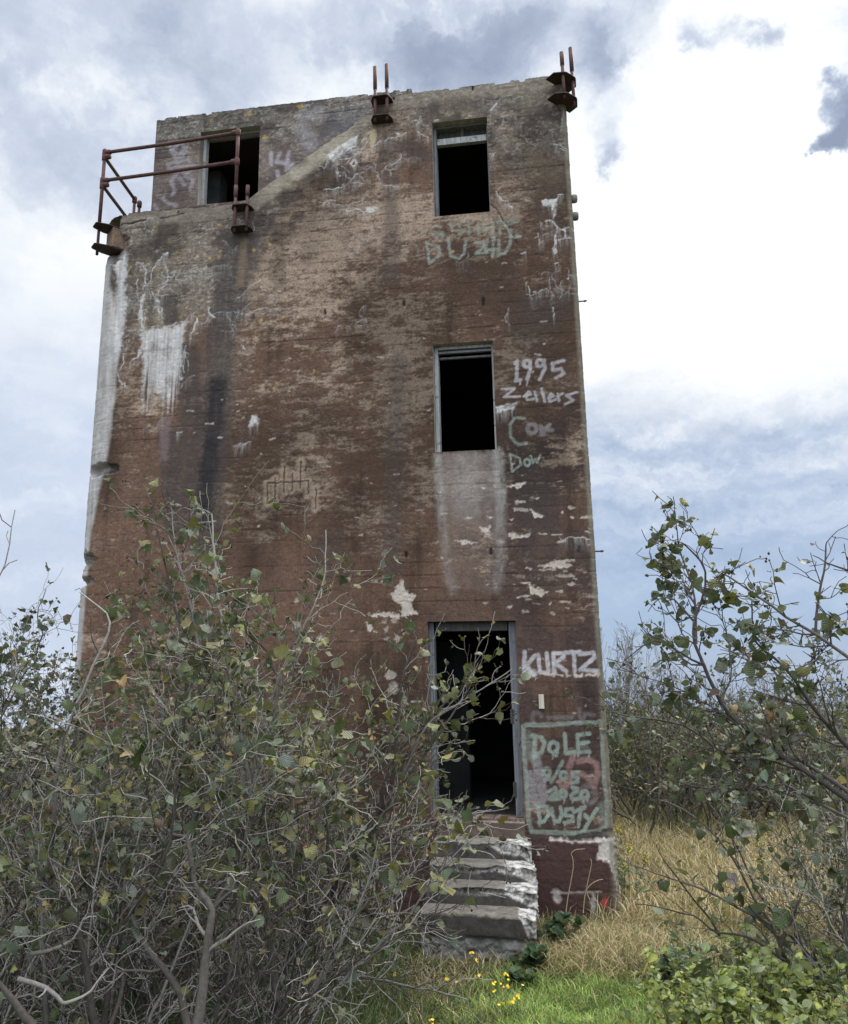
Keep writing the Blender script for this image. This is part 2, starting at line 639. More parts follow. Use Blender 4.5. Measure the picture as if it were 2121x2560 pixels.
def wall_colours(pt, upper=False):
    """the painted and weathered concrete of the tower, returns colour and relief"""
    U, Z = pt.U, pt.Z
    rng = np.random.default_rng(5)
    # paint coat -----------------------------------------------------
    lowf = fbm(U * .9, Z * .9, 1, 4)
    midf = fbm(U * 4, Z * 5, 7, 5, .6)
    C = np.empty(U.shape + (3,))
    C[:] = (.088, .054, .038)
    C *= (.42 + .80 * lowf + .38 * midf)[..., None]
    purple = np.clip(1.35 * pt.zone((1460, 1650), 1.1, 2.6) + .5 * pt.zone((1400, 1300), .8, 1.2) + .5 * (fbm(U * 1.6, Z * 1.1, 21, 4) - .45) * 2, 0, 1)
    C = lerp(C, np.array((.044, .031, .028)), purple * .9)
    red = sst(fbm(U * 2.2, Z * 1.4, 31, 4), .5, .68)
    C = lerp(C, np.array((.104, .062, .041)), red * .45)
    # worn paint: horizontal streaks of bare tan concrete ----------------
    h1 = fbm(U * 4.2, Z * 14, 41, 5, .66)
    h2 = fbm(U * 14, Z * 34, 51, 4, .68)
    h3 = fbm(U * 45, Z * 60, 61, 3, .7)
    patch = fbm(U * 1.3, Z * 1.7, 71, 4)
    wear = .12 + 1.25 * (patch - .42)
    wear = wear + .50 * pt.zone((800, 640), 1.1, .75) + .36 * pt.zone((1080, 560), .9, .4) + .25 * pt.zone((980, 900), .45, .8) \
        + .22 * pt.zone((740, 1220), .5, .35) + .30 * pt.zone((1350, 850), .45, .25) + .22 * pt.zone((1010, 1000), .35, .9) \
        + .22 * pt.zone((1380, 1000), .4, .3) + .2 * pt.zone((1050, 800), .5, .3) - .30 * pt.zone((480, 1350), 1.1, .8) - .35 * pt.zone((780, 1480), .9, .45) \
        - .75 * pt.zone((1440, 1780), .7, 1.1) - .35 * pt.zone((1450, 1300), .5, .6) - .3 * pt.zone((820, 1700), 1.6, .9) - .22 * pt.zone((640, 900), .5, .35) - .25 * pt.zone((1180, 1520), .6, .3)
    sc = .42 * h1 + .33 * h2 + .25 * h3
    bare = sst(sc + .36 * wear, .56, .70)
    bare2 = sst(sc + .36 * wear, .64, .77)
    C = lerp(C, np.array((.142, .104, .078)), bare * .8)
    C = lerp(C, np.array((.27, .215, .168)), bare2 * .66)
    # grey weathered top of the wall -----------------------------------
    diag = np.interp(U, top_uz[:, 0], top_uz[:, 1])
    zt = diag - Z
    gd = np.interp(U, [fac(250, 700)[0], fac(560, 700)[0], fac(720, 700)[0], fac(960, 500)[0], fac(1090, 400)[0], fac(1250, 400)[0]], [1.75, 1.55, .42, .35, .75, 1.15])
    g = sst(zt + .9 * (fbm(U * 2.3, Z * 2.0, 81, 5) - .5) + .35 * (fbm(U * 9, Z * 14, 87, 4) - .5), gd + .28, gd - .30) if not upper else np.ones_like(U)
    g = np.maximum(g, .85 * pt.zone((500, 720), .75, .55) * sst(fbm(U * 3, Z * 3, 83, 4), .25, .5))
    g = np.maximum(g, .9 * pt.zone((1370, 330), .55, .75))
    g = np.maximum(g, .55 * pt.zone((560, 900), .22, 1.0))
    g = np.clip(g, 0, 1)
    mot = fbm(U * 9, Z * 11, 91, 5, .65)
    G = np.empty_like(C)
    G[:] = (.128, .115, .098)
    G = lerp(G, np.array((.050, .045, .043)), sst(mot, .50, .66) * .85)
    G = lerp(G, np.array((.30, .27, .235)), sst(fbm(U * 24, Z * 36, 97, 4, .65), .54, .70) * .75)
    G = lerp(G, np.array((.21, .185, .125)), sst(fbm(U * 1.7, Z * 2.2, 99, 4), .55, .7) * .45)
    keep = .25 + .55 * sst(fbm(U * 3.3, Z * 9, 103, 5, .62), .42, .62)
    C = lerp(C, G, g * (1 - keep * .34))
    # dark purple-brown remnants near the top right
    rem = sst(fbm(U * 2.6, Z * 3.4, 107, 5, .6), .52, .62) * sst(zt, 1.9, .3)
    C = lerp(C, np.array((.046, .036, .033)), rem * .75)
    # vertical dirt runs -------------------------------------------------
    run = fbm(U * 7, Z * .45, 111, 4, .6)
    C *= (1 - .36 * sst(run, .52, .74) * sst(fbm(U * 2, Z * 2, 117, 3), .3, .6))[..., None]
    # coarse stipple so that nothing is flat
    st = fbm(U * 55, Z * 75, 121, 3, .8)
    C *= (.58 + .84 * st)[..., None]
    # large soft damp areas of old dirt
    C *= (.66 + .62 * sst(fbm(U * .75 + 5, Z * .6 + 2, 123, 4, .55), .34, .62))[..., None]
    C = lerp(C, np.array((.032, .027, .025)), sst(fbm(U * 38, Z * 55, 127, 3, .7), .64, .72) * .55)
    # formwork board lines -----------------------------------------------
    bh = .148
    zz = Z + .012 * (fbm(U * .8, Z * .0 + 3, 131, 3) - .5)
    fr = (zz / bh) % 1.0
    ln = np.exp(-(np.minimum(fr, 1 - fr) * bh / .006) ** 2)
    lw = sst(fbm(U * 1.8, np.floor(zz / bh) * 3.7, 137, 4, .6), .44, .62) * (1.5 if upper else .72)
    C *= np.clip(1 - .55 * ln * lw, .2, 1)[..., None]
    relief = -.007 * ln * lw + .007 * (fbm(U * .4, np.floor(zz / bh) * 5.3, 141, 2) - .5) - .004 * bare + .006 * (midf - .5)
    return C, relief, dict(rng=rng, zt=zt, g=g)


E_WHITE = np.array((.60, .625, .65))
MINT = np.array((.25, .318, .288))
SPRAY = np.array((.46, .46, .50))
PINK = np.array((.30, .185, .175))


# ------------------------------------------------------------------ facade mesh
def gridlines(a, b, step, special):
    g = np.arange(a, b + step * .5, step)
    special = np.array(sorted(set([round(float(x), 5) for x in special])))
    dist = np.abs(g[:, None] - special[None]).min(1)
    return np.sort(np.concatenate([g[dist > step * .45], special]))


def lattice(V, Nj, Ni, keep):
    idx = np.arange(Nj * Ni).reshape(Nj, Ni)
    a, b_, c_, d_ = idx[:-1, :-1][keep], idx[:-1, 1:][keep], idx[1:, 1:][keep], idx[1:, :-1][keep]
    return np.stack([a, b_, c_, d_], 1)


def build_facade():
    st = .0105
    flat = gridlines(UL + RL, UR - RRt, st, [UW[0], UW[1], MW[0], MW[1], DR[0], DR[1]])
    la = np.linspace(0, math.pi / 2, 34)[1:]
    ra = np.linspace(0, math.pi / 2, 10)[1:]
    sl = (UL + RL - la * RL)[::-1]
    sr = UR - RRt + ra * RRt
    side_l = np.arange(4.5, RL + .03, -.06) - RL
    side_r = np.append(np.arange(RRt + .05, 4.45, .06), 4.5) - RRt
    us = np.concatenate([sl[0] - side_l, sl, flat, sr, sr[-1] + side_r])
    cu = np.concatenate([np.full(len(side_l), UL), (UL + RL - RL * np.sin(la))[::-1], flat, UR - RRt + RRt * np.sin(ra), np.full(len(side_r), UR)])
    cd = np.concatenate([side_l + RL, (RL - RL * np.cos(la))[::-1], np.zeros(len(flat)), RRt - RRt * np.cos(ra), side_r + RRt])
    nu = np.concatenate([np.full(len(side_l), -1.), -np.sin(la)[::-1], np.zeros(len(flat)), np.sin(ra), np.full(len(side_r), 1.)])
    nd = np.concatenate([np.zeros(len(side_l)), -np.cos(la)[::-1], -np.ones(len(flat)), -np.cos(ra), np.zeros(len(side_r))])
    ztop = np.interp(us, top_uz[:, 0], top_uz[:, 1])
    nz = vn(us * 7, us * 0, 201)
    chip = .030 * (fbm(us * 22, us * 0 + .5, 203, 4, .7) - .5) - .035 * (vn(us * 9, us * 0, 207) > .72) * nz + .012 * (vn(us * 2.3, us * 0, 209) - .5)
    ztop = ztop + chip * np.where((us > UL - 1) & (us < UR + .3), 1, 0)
    zs = gridlines(-.5, ztop.max() + .03, st, [UW[2], UW[3], MW[2], MW[3], DR[2], DR[3]])
    pt = Paint(us, zs)
    C, rel, inf = wall_colours(pt)
    U, Z = pt.U, pt.Z
    rng = inf['rng']
    zt = inf['zt']
    mk = pt.new

    # coping band of bare concrete following the parapet, the slope and the roof edge
    band = sst(zt + .10 * (fbm(U * 4, Z * 4, 211, 4) - .5), .24, .14)
    diagz = np.exp(-(((U - fac(790, 380)[0]) / .75) ** 4))
    cc = np.empty_like(C)
    cc[:] = (.20, .182, .155)
    cc *= (.55 + .9 * fbm(U * 30, Z * 30, 215, 4, .7))[..., None]
    C = lerp(C, cc, band * .55)
    dwid = sst(zt, .30, .20)
    dl = np.empty_like(C)
    dl[:] = (.31, .29, .235)
    dl *= (.6 + .8 * fbm(U * 22, Z * 26, 219, 4, .7))[..., None]
    C = lerp(C, dl, dwid * diagz * .75 * sst(fbm(U * 3, Z * 3, 221, 3), .2, .45))

    # dark runs below the railing brackets, long black run on the left
    D = mk()
    for px, w in ((T3([(1000, 0), (985, 200), (960, 420)]), .16), (T3([(1090, 0), (1085, 150)]), .05), (T3([(930, 150), (900, 520), (890, 700)]), .09),
                  (T3([(900, 560), (880, 880), (850, 1180), (825, 1500), (800, 1800)]), .15), (T3([(840, 950), (815, 1300), (790, 1760)]), .05),
                  (T3([(590, 370), (600, 470)]), .07), (T3([(700, 700), (720, 1100), (690, 1500)]), .12), (T3([(600, 1200), (640, 1700)]), .13)):
        pt.stroke(D, px, w, soft=.10, rag=.05)
    D2 = mk()
    pt.stroke(D2, T3([(885, 870), (868, 1000), (840, 1250), (815, 1480), (795, 1700)]), .065, soft=.08, rag=.05)
    for px, w in ((T2([(415, 600), (410, 760), (430, 980), (440, 1250), (420, 1420)]), .06), (T2([(345, 530), (350, 620)]), .03), (T2([(1050, 380), (1240, 370), (1340, 440)]), .07),
                  (T2([(700, 400), (900, 390), (1010, 420)]), .06), (T2([(560, 640), (620, 700)]), .07), (T2([(450, 640), (440, 760)]), .08)):
        pt.stroke(D, px, w, soft=.10, amp=.7, rag=.05)
    for px, w in ((T4([(250, 550), (230, 900), (220, 1400), (210, 1900)]), .05), (T4([(1130, 1350), (1200, 1700), (1250, 1900)]), .17),
                  (T4([(1150, 180), (1120, 330)]), .16), (T4([(1300, 150), (1250, 260)]), .1), (T10([(560, 150), (500, 260)]), .1)):
        pt.stroke(D, px, w, soft=.12, amp=.55, rag=.06)
    vr = .55 + .6 * fbm(U * 26, Z * 2.2, 231, 4, .65)
    C = lerp(C, np.array((.048, .042, .042)), np.clip(D * vr * .85, 0, .9))
    C = lerp(C, np.array((.022, .021, .024)), np.clip(D2 * (.55 + .7 * fbm(U * 18, Z * 5, 237, 4)), 0, .95))
    # ochre run between the two dark ones
    O = pt.stroke(mk(), T3([(1040, 10), (1030, 130), (1020, 260)]), .03, soft=.05)
    C = lerp(C, np.array((.20, .15, .10)), O * .45)

    # grey wash below the middle window
    wash = pt.poly(mk(), T4([(500, 1140), (905, 1128), (935, 1500), (932, 1900), (900, 2060), (560, 2000), (540, 1600), (505, 1300)]), soft=.05)
    edge = pt.stroke(mk(), T4([(905, 1128), (925, 1400), (930, 1800), (905, 2000)]), .035, soft=.05)
    pt.stroke(edge, T4([(505, 1160), (540, 1600), (570, 1900), (610, 2040)]), .03, soft=.05, amp=.8)
    pt.stroke(edge, T4([(700, 1140), (700, 1500)]), .1, soft=.1, amp=.45)
    zc = fac(*T4([(700, 1130)])[0])[1]
    fade = sst(Z, zc - 1.25, zc - .3)
    wv = np.clip(wash * (.30 + .65 * fade) * (.35 + .8 * fbm(U * 16, Z * 9, 241, 5, .65)), 0, 1)
    C = lerp(C, np.array((.26, .232, .222)), wv * .66)
    C = lerp(C, np.array((.33, .34, .33)), edge * (.35 + .4 * fade) * fbm(U * 30, Z * 10, 247, 4, .7) * 1.1)

    # ---------------- white lime run-off
    E = mk()
    sp = lambda px, w, a=.9, soft=.007: pt.stroke(E, px, w * .28 if w < .012 else w * .58, soft=.006, amp=a * (.50 if w < .007 else .74), rag=.012, wig=True)
    flow = .35 + .75 * fbm(U * 34, Z * 2.5, 251, 4, .65)
    big = pt.poly(mk(), T3([(412, 540), (600, 528), (690, 490), (668, 620), (665, 800), (640, 950), (612, 1020), (590, 1130), (560, 1180), (548, 1120), (555, 980), (505, 900),
                            (480, 950), (450, 1000), (436, 1090), (425, 920), (430, 700)]), soft=.05, rag=.045)
    ztp = fac(*T3([(550, 530)])[0])[1]
    prog = np.clip((ztp - Z) / 1.35, 0, 1)
    flow2 = fbm(U * 38, Z * 1.3, 255, 4, .6)
    bigf = big * np.clip((flow2 * 1.5 + .28 - prog * 1.05) * 2.4, 0, 1) * (.70 + .6 * (fbm(U * 14, Z * 9, 257, 4, .65) - .3))
    bigf_old = big * np.clip(1.05 - .80 * sst(ztp - Z, .15, 1.25) * (2.1 - flow * 1.7), 0, 1) * (.72 + .28 * fbm(U * 30, Z * 5, 253, 4, .7) / .5)
    E = np.maximum(E, bigf)
    C = lerp(C, np.array((.50, .42, .33)), 0 * E)
    E *= np.clip(.42 + .95 * fbm(U * 42, Z * 1.8, 259, 4, .65) - .25 * sst(fbm(U * 8, Z * 10, 258, 4, .6), .5, .7), 0, 1)
    tail = pt.poly(mk(), T3([(530, 1060), (600, 1060), (580, 1330), (530, 1330)]), soft=.05)
    C = lerp(C, np.array((.17, .125, .135)), tail * .6)
    ls = pt.poly(mk(), T3([(285, 30), (325, 85), (335, 180), (322, 260), (332, 400), (318, 540), (300, 640), (275, 700), (250, 650), (238, 560), (262, 350), (275, 220), (245, 150), (262, 60)]), soft=.06, rag=.05)
    E = np.maximum(E, ls * np.clip((flow2 * 1.5 - .25) * 2.0, 0, 1) * .85 * np.clip(.4 + .9 * fbm(U * 42, Z * 1.8, 259, 4, .65), 0, 1))
    E0 = E.copy()
    E = mk()
    stain = pt.poly(mk(), T3([(232, 300), (262, 400), (255, 620), (225, 480)]), soft=.05)
    C = lerp(C, np.array((.34, .25, .16)), stain * .7)
    # white face of the rounded arris
    zA, zB = fac(*T3([(200, 60)])[0])[1], fac(*T3([(120, 1350)])[0])[1]
    lim = np.interp(Z, [0, zB - .9, zB - .1, zB, zB + .9, zB + 1.6, zB + 2.05, zB + 2.5, 9], [.0, .12, .24, .27, .345, .37, .25, .12, .02]) + UL + RL * .43 - .05
    arr = sst(U, UL - .9, UL - .3) * sst(lim - U + .10 * (fbm(U * 5, Z * 1.1, 261, 4) - .5), -.03, .045) * sst(U, UL - 2, UL - .7)
    arrw = np.clip((.50 + .75 * fbm(U * 26, Z * 1.6, 263, 4, .65)) * (.65 + .5 * fbm(U * 9, Z * 9, 264, 3)), 0, 1)
    C = lerp(C, np.array((.40, .41, .42)), arr * np.where(Z < zA, 1, 0) * arrw * .95)
    # cracks with lime
    for px, w in (
        (T3([(390, 130), (430, 140), (445, 170), (438, 230), (445, 270), (430, 340), (420, 400), (405, 440), (400, 480)]), .010),
        (T3([(575, 75), (540, 110), (520, 125), (500, 160), (480, 220), (450, 280), (440, 330), (425, 420), (430, 480)]), .011),
        (T3([(578, 78), (550, 105), (528, 122)]), .017), (T3([(440, 330), (415, 420), (412, 470)]), .026),
        (T3([(560, 140), (570, 170), (583, 215), (575, 245), (545, 265)]), .007), (T3([(455, 290), (470, 320), (480, 385)]), .006),
        (T3([(485, 310), (510, 350), (530, 400), (545, 450), (545, 510)]), .008), (T3([(510, 360), (520, 400), (530, 440)]), .02),
        (T3([(400, 240), (395, 300), (398, 340)]), .008), (T3([(330, 260), (380, 295)]), .006),
        (T3([(600, 205), (620, 190), (680, 195), (780, 170), (960, 165)]), .004), (T3([(640, 240), (790, 225), (900, 205)]), .003),
        (T3([(425, 475), (432, 535)]), .022), (T3([(1140, 235), (1080, 275), (1040, 320), (980, 375)]), .006),
        (T3([(480, 520), (600, 522), (640, 500), (680, 490), (740, 440)]), .008),
        (T3([(740, 540), (760, 510), (830, 465), (950, 435), (1010, 425), (1100, 430), (1200, 420), (1390, 415)]), .0065),
        (T3([(755, 470), (740, 540), (715, 600)]), .014), (T3([(690, 640), (685, 690), (668, 750), (680, 800)]), .008),
        (T3([(345, 610), (330, 660), (310, 700), (300, 760), (275, 805), (285, 850), (325, 880)]), .008),
        (T3([(415, 655), (400, 705)]), .022), (T3([(400, 705), (350, 738)]), .014), (T3([(660, 890), (690, 850), (740, 820)]), .006),
        (T3([(530, 930), (490, 970), (455, 1030)]), .006), (T3([(430, 1140), (510, 1130), (545, 1080)]), .005),
        (T3([(830, 410), (865, 470)]), .012), (T3([(1000, 415), (1005, 480)]), .006), (T3([(318, 868), (322, 885)]), .012),
        (T3([(1035, 640), (1045, 660)]), .014), (T3([(635, 1163), (668, 1160)]), .010), (T3([(1110, 625), (1040, 690)]), .005),
        # upper slope
        (T2([(40, 740), (120, 720), (180, 720), (230, 690), (300, 660), (400, 610), (470, 580), (520, 560)]), .009),
        (T2([(180, 670), (230, 640), (280, 590)]), .007), (T2([(230, 690), (270, 650), (282, 590)]), .006), (T2([(40, 740), (90, 760), (110, 790), (160, 830), (190, 840)]), .006),
        (T2([(130, 760), (180, 800)]), .006), (T2([(100, 790), (120, 820)]), .026), (T2([(20, 910), (60, 900), (120, 890), (180, 868)]), .009),
        (T2([(150, 870), (110, 910), (90, 945)]), .006), (T2([(0, 980), (60, 965), (100, 970)]), .008), (T2([(0, 1000), (80, 990), (150, 1000), (260, 965)]), .006),
        (T2([(160, 1030), (230, 1025), (300, 1030)]), .012), (T2([(470, 565), (490, 578)]), .022), (T2([(585, 510), (615, 490)]), .018),
        (T2([(550, 492), (600, 488), (612, 460)]), .006), (T2([(590, 550), (610, 572), (652, 586)]), .010), (T2([(680, 492), (720, 482)]), .010),
        (T2([(200, 715), (222, 740), (205, 765), (185, 745), (200, 715)]), .012), (T2([(980, 375), (1070, 370), (1180, 355), (1290, 345)]), .004),
        (T2([(1068, 378), (1045, 410), (1030, 425)]), .010), (T2([(1475, 420), (1465, 490), (1455, 530)]), .010), (T2([(1480, 515), (1440, 530), (1385, 550)]), .006),
        (T2([(1410, 625), (1450, 640), (1500, 655)]), .007), (T2([(1510, 650), (1500, 665), (1450, 655)]), .010), (T2([(1360, 1095), (1400, 1090), (1430, 1130)]), .007),
        (T2([(1065, 915), (1090, 950), (1105, 970), (1140, 972)]), .007), (T2([(1140, 980), (1160, 1010)]), .014), (T2([(1240, 960), (1275, 975)]), .006),
        (T2([(1430, 970), (1440, 935), (1470, 930)]), .008), (T2([(1030, 690), (1045, 690)]), .014),
        # right
        (T14([(890, 230), (1010, 225), (1080, 290), (1120, 350), (1180, 380), (1240, 375), (1330, 350)]), .008),
        (T14([(1110, 350), (1100, 440), (1080, 500)]), .012), (T14([(1080, 500), (1075, 600), (1060, 700), (1080, 830)]), .020),
        (T14([(1200, 390), (1250, 430), (1250, 540)]), .018), (T14([(1130, 580), (1250, 560), (1390, 535)]), .014),
        (T14([(700, 545), (760, 515), (860, 500), (980, 440), (1090, 410)]), .006), (T14([(760, 450), (760, 515)]), .006), (T14([(770, 560), (780, 645), (860, 600)]), .006),
        (T14([(560, 1350), (600, 1450), (615, 1500), (620, 1600)]), .007), (T14([(620, 1600), (720, 1550), (800, 1500), (920, 1455)]), .007),
        (T14([(970, 1280), (990, 1360), (980, 1460)]), .005), (T14([(920, 1460), (1000, 1520), (1050, 1610)]), .006), (T14([(1020, 1590), (980, 1680)]), .006),
        (T14([(620, 1610), (690, 1700)]), .004), (T14([(800, 250), (825, 350), (880, 390)]), .005), (T14([(450, 825), (540, 800)]), .010), (T14([(1080, 1010), (1135, 1000)]), .010),
        (T4([(1265, 180), (1268, 240)]), .010), (T4([(1310, 1690), (1400, 1690), (1520, 1695)]), .007), (T4([(980, 180), (985, 300)]), .004),
    ):
        sp(px, w)
    for px in (T3([(1090, 1065), (1110, 1060), (1140, 1085), (1130, 1110), (1090, 1130), (1065, 1130), (1080, 1095)]), T3([(965, 1245), (1080, 1218), (1040, 1240), (985, 1258)]),
               T2([(50, 690), (150, 620), (235, 570), (215, 640), (150, 680), (90, 725), (45, 725)]), T2([(275, 1010), (350, 1008), (320, 1045), (290, 1045)]),
               T2([(1340, 965), (1435, 960), (1425, 1060), (1410, 1080), (1400, 1010), (1345, 1005)]), T4([(890, 830), (1050, 800), (1000, 850), (900, 878)])):
        E = np.maximum(E, pt.poly(mk(), px, soft=.02, rag=.02) * np.clip(.35 + .8 * fbm(U * 22, Z * 14, 269, 4, .6), 0, 1))
    Y = pt.poly(mk(), T2([(250, 575), (330, 535), (342, 600), (320, 655), (300, 620), (305, 570)]), soft=.03)
    C = lerp(C, np.array((.40, .36, .24)), Y * .85)
    r2 = np.random.default_rng(77)
    fine = mk()
    for i in range(26):                                             # hairline cracks in the grey top
        px = (r2.uniform(250, 1420), r2.uniform(300, 900))
        p = fac(*px)
        pt.crack(fine, p, r2.uniform(-3, 3), r2.uniform(.15, .5), .0032, r2, .55)
    for i in range(8):
        p = fac(r2.uniform(790, 960), r2.uniform(370, 520))
        pt.crack(fine, p, r2.uniform(-.4, .9), r2.uniform(.2, .45), .005, r2, .8)
    for i in range(7):
        p = fac(r2.uniform(270, 480), r2.uniform(620, 900))
        pt.crack(fine, p, r2.uniform(-2.2, -.9), r2.uniform(.2, .5), .005, r2, .8)
    E = np.maximum(E, fine * .8)
    # chips and flakes of bare concrete
    chips = mk()
    for px in (T4([(970, 1672), (1010, 1655), (1050, 1670), (1120, 1655), (1100, 1680), (1000, 1697)]), T4([(778, 1620), (850, 1618), (845, 1660), (800, 1650)]),
               T4([(610, 1712), (690, 1703), (780, 1720), (700, 1732)]), T4([(465, 1722), (515, 1717), (490, 1732)]), T4([(1120, 1500), (1160, 1530), (1210, 1550), (1160, 1562), (1130, 1530)]),
               T4([(1205, 1885), (1260, 1840), (1330, 1850), (1395, 1880), (1300, 1890)]), T4([(1110, 1990), (1150, 2020), (1240, 2040), (1180, 2075), (1115, 2055)]),
               T4([(950, 1345), (1100, 1328), (1040, 1370)]), T4([(680, 1560), (740, 1550), (720, 1572)]), T4([(820, 1550), (880, 1560), (860, 1575)]), T4([(970, 1570), (1020, 1565), (990, 1585)]),
               T10([(1005, 372), (1030, 430), (1092, 470), (1062, 520), (1112, 590), (1010, 602), (1000, 530), (938, 470)]), T10([(790, 592), (880, 568), (1000, 578), (1000, 612), (900, 602)]),
               T10([(780, 640), (830, 650), (820, 690), (790, 690)])):
        pt.poly(chips, px, soft=.010, rag=.035)
    for x, y, r_ in ((840, 385, .022), (890, 383, .022), (932, 385, .02), (910, 680, .022), (912, 735, .024), (985, 735, .028), (1015, 690, .02), (900, 630, .018), (960, 625, .03), (935, 960, .06), (960, 1050, .07),
                     (350, 505, .03), (350, 660, .05), (680, 370, .02), (500, 730, .03)):
        pt.stroke(chips, T10([(x, y)]), r_ * .8, soft=.016, amp=.6, rag=.04)
    # stencilled little chips in rows
    for i in range(210):
        px = (r2.uniform(300, 1500), r2.uniform(620, 2050))
        p = fac(*px)
        if not (UL + .5 < p[0] < UR - .1):
            continue
        L = r2.exponential(.028) + .006
        pt.stroke(chips, [p, p + (L, r2.normal(0, .006))], r2.uniform(.002, .008), soft=.006, amp=r2.uniform(.25, .8), rag=.014, uz=True)
    for i in range(30):
        p = fac(r2.uniform(1270, 1480), r2.uniform(1240, 1560))
        L = r2.exponential(.05) + .01
        pt.stroke(chips, [p, p + (L, r2.normal(0, .008))], r2.uniform(.004, .014), soft=.006, amp=r2.uniform(.5, .95), rag=.018, uz=True)
    cg = np.empty_like(C)
    cg[:] = (.44, .40, .36)
    cg *= (.55 + .85 * fbm(U * 50, Z * 50, 271, 3, .7))[..., None]
    C = lerp(C, cg, chips * .9)
    # tallied grooves scratched in bare concrete
    halo = mk()
    gro = mk()
    for a in (T3([(1180, 1470), (1180, 1580)]), T3([(1228, 1440), (1225, 1580)]), T3([(1283, 1370), (1278, 1530)]), T3([(1333, 1410), (1330, 1515)]), T3([(1383, 1340), (1378, 1500)]),
              T3([(1430, 1450), (1425, 1540)]), T3([(1475, 1500), (1470, 1620)]), T3([(1180, 1470), (1290, 1465), (1430, 1455)])):
        pt.stroke(halo, a, .035, soft=.03, amp=.75, rag=.03)
        pt.stroke(gro, a, .004, soft=.006, rag=.01)
    C = lerp(C, np.array((.30, .235, .175)), halo * np.clip(.2 + 1.1 * fbm(U * 40, Z * 40, 277, 3, .7), 0, 1))
    C = lerp(C, np.array((.035, .03, .028)), gro * .9)
    # open cracks, rusty nail holes
    dk = mk()
    pt.stroke(dk, T2([(1030, 990), (1060, 1010), (1090, 1050), (1105, 1085), (1130, 1110), (1150, 1160), (1172, 1185), (1190, 1225)]), .004, soft=.007)
    pt.stroke(dk, RR1([(380, 1535), (520, 1510), (660, 1500), (740, 1470), (850, 1455)]), .006, soft=.008)
    pt.stroke(dk, RR1([(1050, 1440), (1150, 1420), (1400, 1360)]), .003, soft=.006)
    for x, y in ((290, 150), (808, 130), (812, 150), (1345, 80), (305, 1800), (858, 1780), (1438, 1765)):
        pt.stroke(dk, T4([(x, y - 12), (x, y + 14)]), .010, soft=.012)
    for x, y in ((1420, 225), (925, 290), (448, 345)):
        pt.stroke(dk, T2([(x, y - 8), (x, y + 8)]), .010, soft=.010)
    for x, y in ((1528, 430), (1095, 460)):
        pt.stroke(dk, T3([(x, y - 8), (x, y + 10)]), .010, soft=.012)
    pt.stroke(dk, RR1([(1318, 1345)]), .012, soft=.01)
    pt.stroke(dk, RR1([(462, 1420)]), .014, soft=.01)
    pt.stroke(dk, T2([(205, 748)]), .014, soft=.01)
    C = lerp(C, np.array((.015, .012, .012)), dk * .95)
    drip = mk()
    stn = sst(fbm(U * 48, Z * 3.0, 273, 4, .65), .36, .70)
    for k_ in range(1, 15):
        drip[:-k_] = np.maximum(drip[:-k_], E[k_:] * (.45 * (1 - k_ / 15)))
    E = E * (.35 + .65 * sst(fbm(U * 16, Z * 16, 275, 3, .6), .34, .52))
    E = np.maximum(np.maximum(E, drip * stn), E0)
    C = lerp(C, E_WHITE * .92, np.clip(E, 0, 1) * .90)
    EE = E
    # lichen spots
    for i in range(16):
        p = fac(r2.uniform(500, 720), r2.uniform(600, 820)) if i < 8 else fac(r2.uniform(260, 1400), r2.uniform(300, 1000))
        L = pt.stroke(mk(), [p], r2.uniform(.008, .018), soft=.012, uz=True)
        C = lerp(C, np.array((.36, .25, .06)), L * .7)

    # ---------------- writing on the wall
    def spray(col, strokes, w, a=.85, soft=.016, drips=0, worn=.35, rr=None):
        P = mk()
        for s_ in strokes:
            pt.stroke(P, s_, w * .80, soft=soft * .62, rag=.008)
        if drips:
            for s_ in strokes:
                for q_ in s_[::1]:
                    if r2.random() < drips:
                        pt.stroke(P, [q_, (q_[0] + r2.normal(0, .5), q_[1] + r2.uniform(5, 16))], .005, soft=.008)
        hole = sst(fbm(U * 30, Z * 44, 301, 4, .7), .36, .52)
        P = P * (1 - worn + worn * hole) * a * .90 * (.72 + .56 * fbm(U * 11, Z * 9, 307, 4, .65))
        nonlocal C
        C = lerp(C, col * (.9 + .2 * fbm(U * 12, Z * 12, 305, 3))[..., None] if False else col, np.clip(P, 0, 1))

    # 1995 / Zellers
    s_ = T4
    circ = lambda tf, c, rx, ry=None, n=12, a0=0, a1=6.283: tf([(c[0] + rx * math.cos(a), c[1] + (ry or rx) * math.sin(a)) for a in np.linspace(a0, a1, n)])
    spray(SPRAY * .80, [s_([(1018, 545), (1032, 528), (1032, 560), (1026, 655)]), s_([(1020, 662), (1056, 655)]), circ(s_, (1096, 548), 22, 24), s_([(1120, 535), (1118, 590), (1097, 650)]),
                        circ(s_, (1182, 545), 22, 22), s_([(1210, 525), (1214, 580), (1180, 655)]), s_([(1340, 528), (1262, 548), (1268, 590), (1322, 582), (1338, 615), (1288, 640)])], .0165, .74, .022, .06, .15)
    spray(SPRAY * .75, [s_([(930, 716), (1015, 710), (948, 768), (1050, 764)]), s_([(1078, 762), (1122, 752), (1110, 733), (1088, 755), (1098, 785), (1138, 783)]), s_([(1148, 730), (1162, 795)]),
                        s_([(1192, 712), (1215, 800)]), s_([(1235, 775), (1274, 760), (1255, 745), (1236, 770), (1248, 796), (1285, 785)]), s_([(1300, 748), (1306, 792)]), s_([(1300, 765), (1330, 745)]),
                        s_([(1428, 735), (1352, 757), (1402, 790), (1345, 816)])], .0125, .78, .018, 0, .12)
    spray(MINT * .9, [s_([(1080, 908), (1020, 902), (985, 950), (990, 1030), (1038, 1080), (1092, 1072)])], .012, .62, .022)
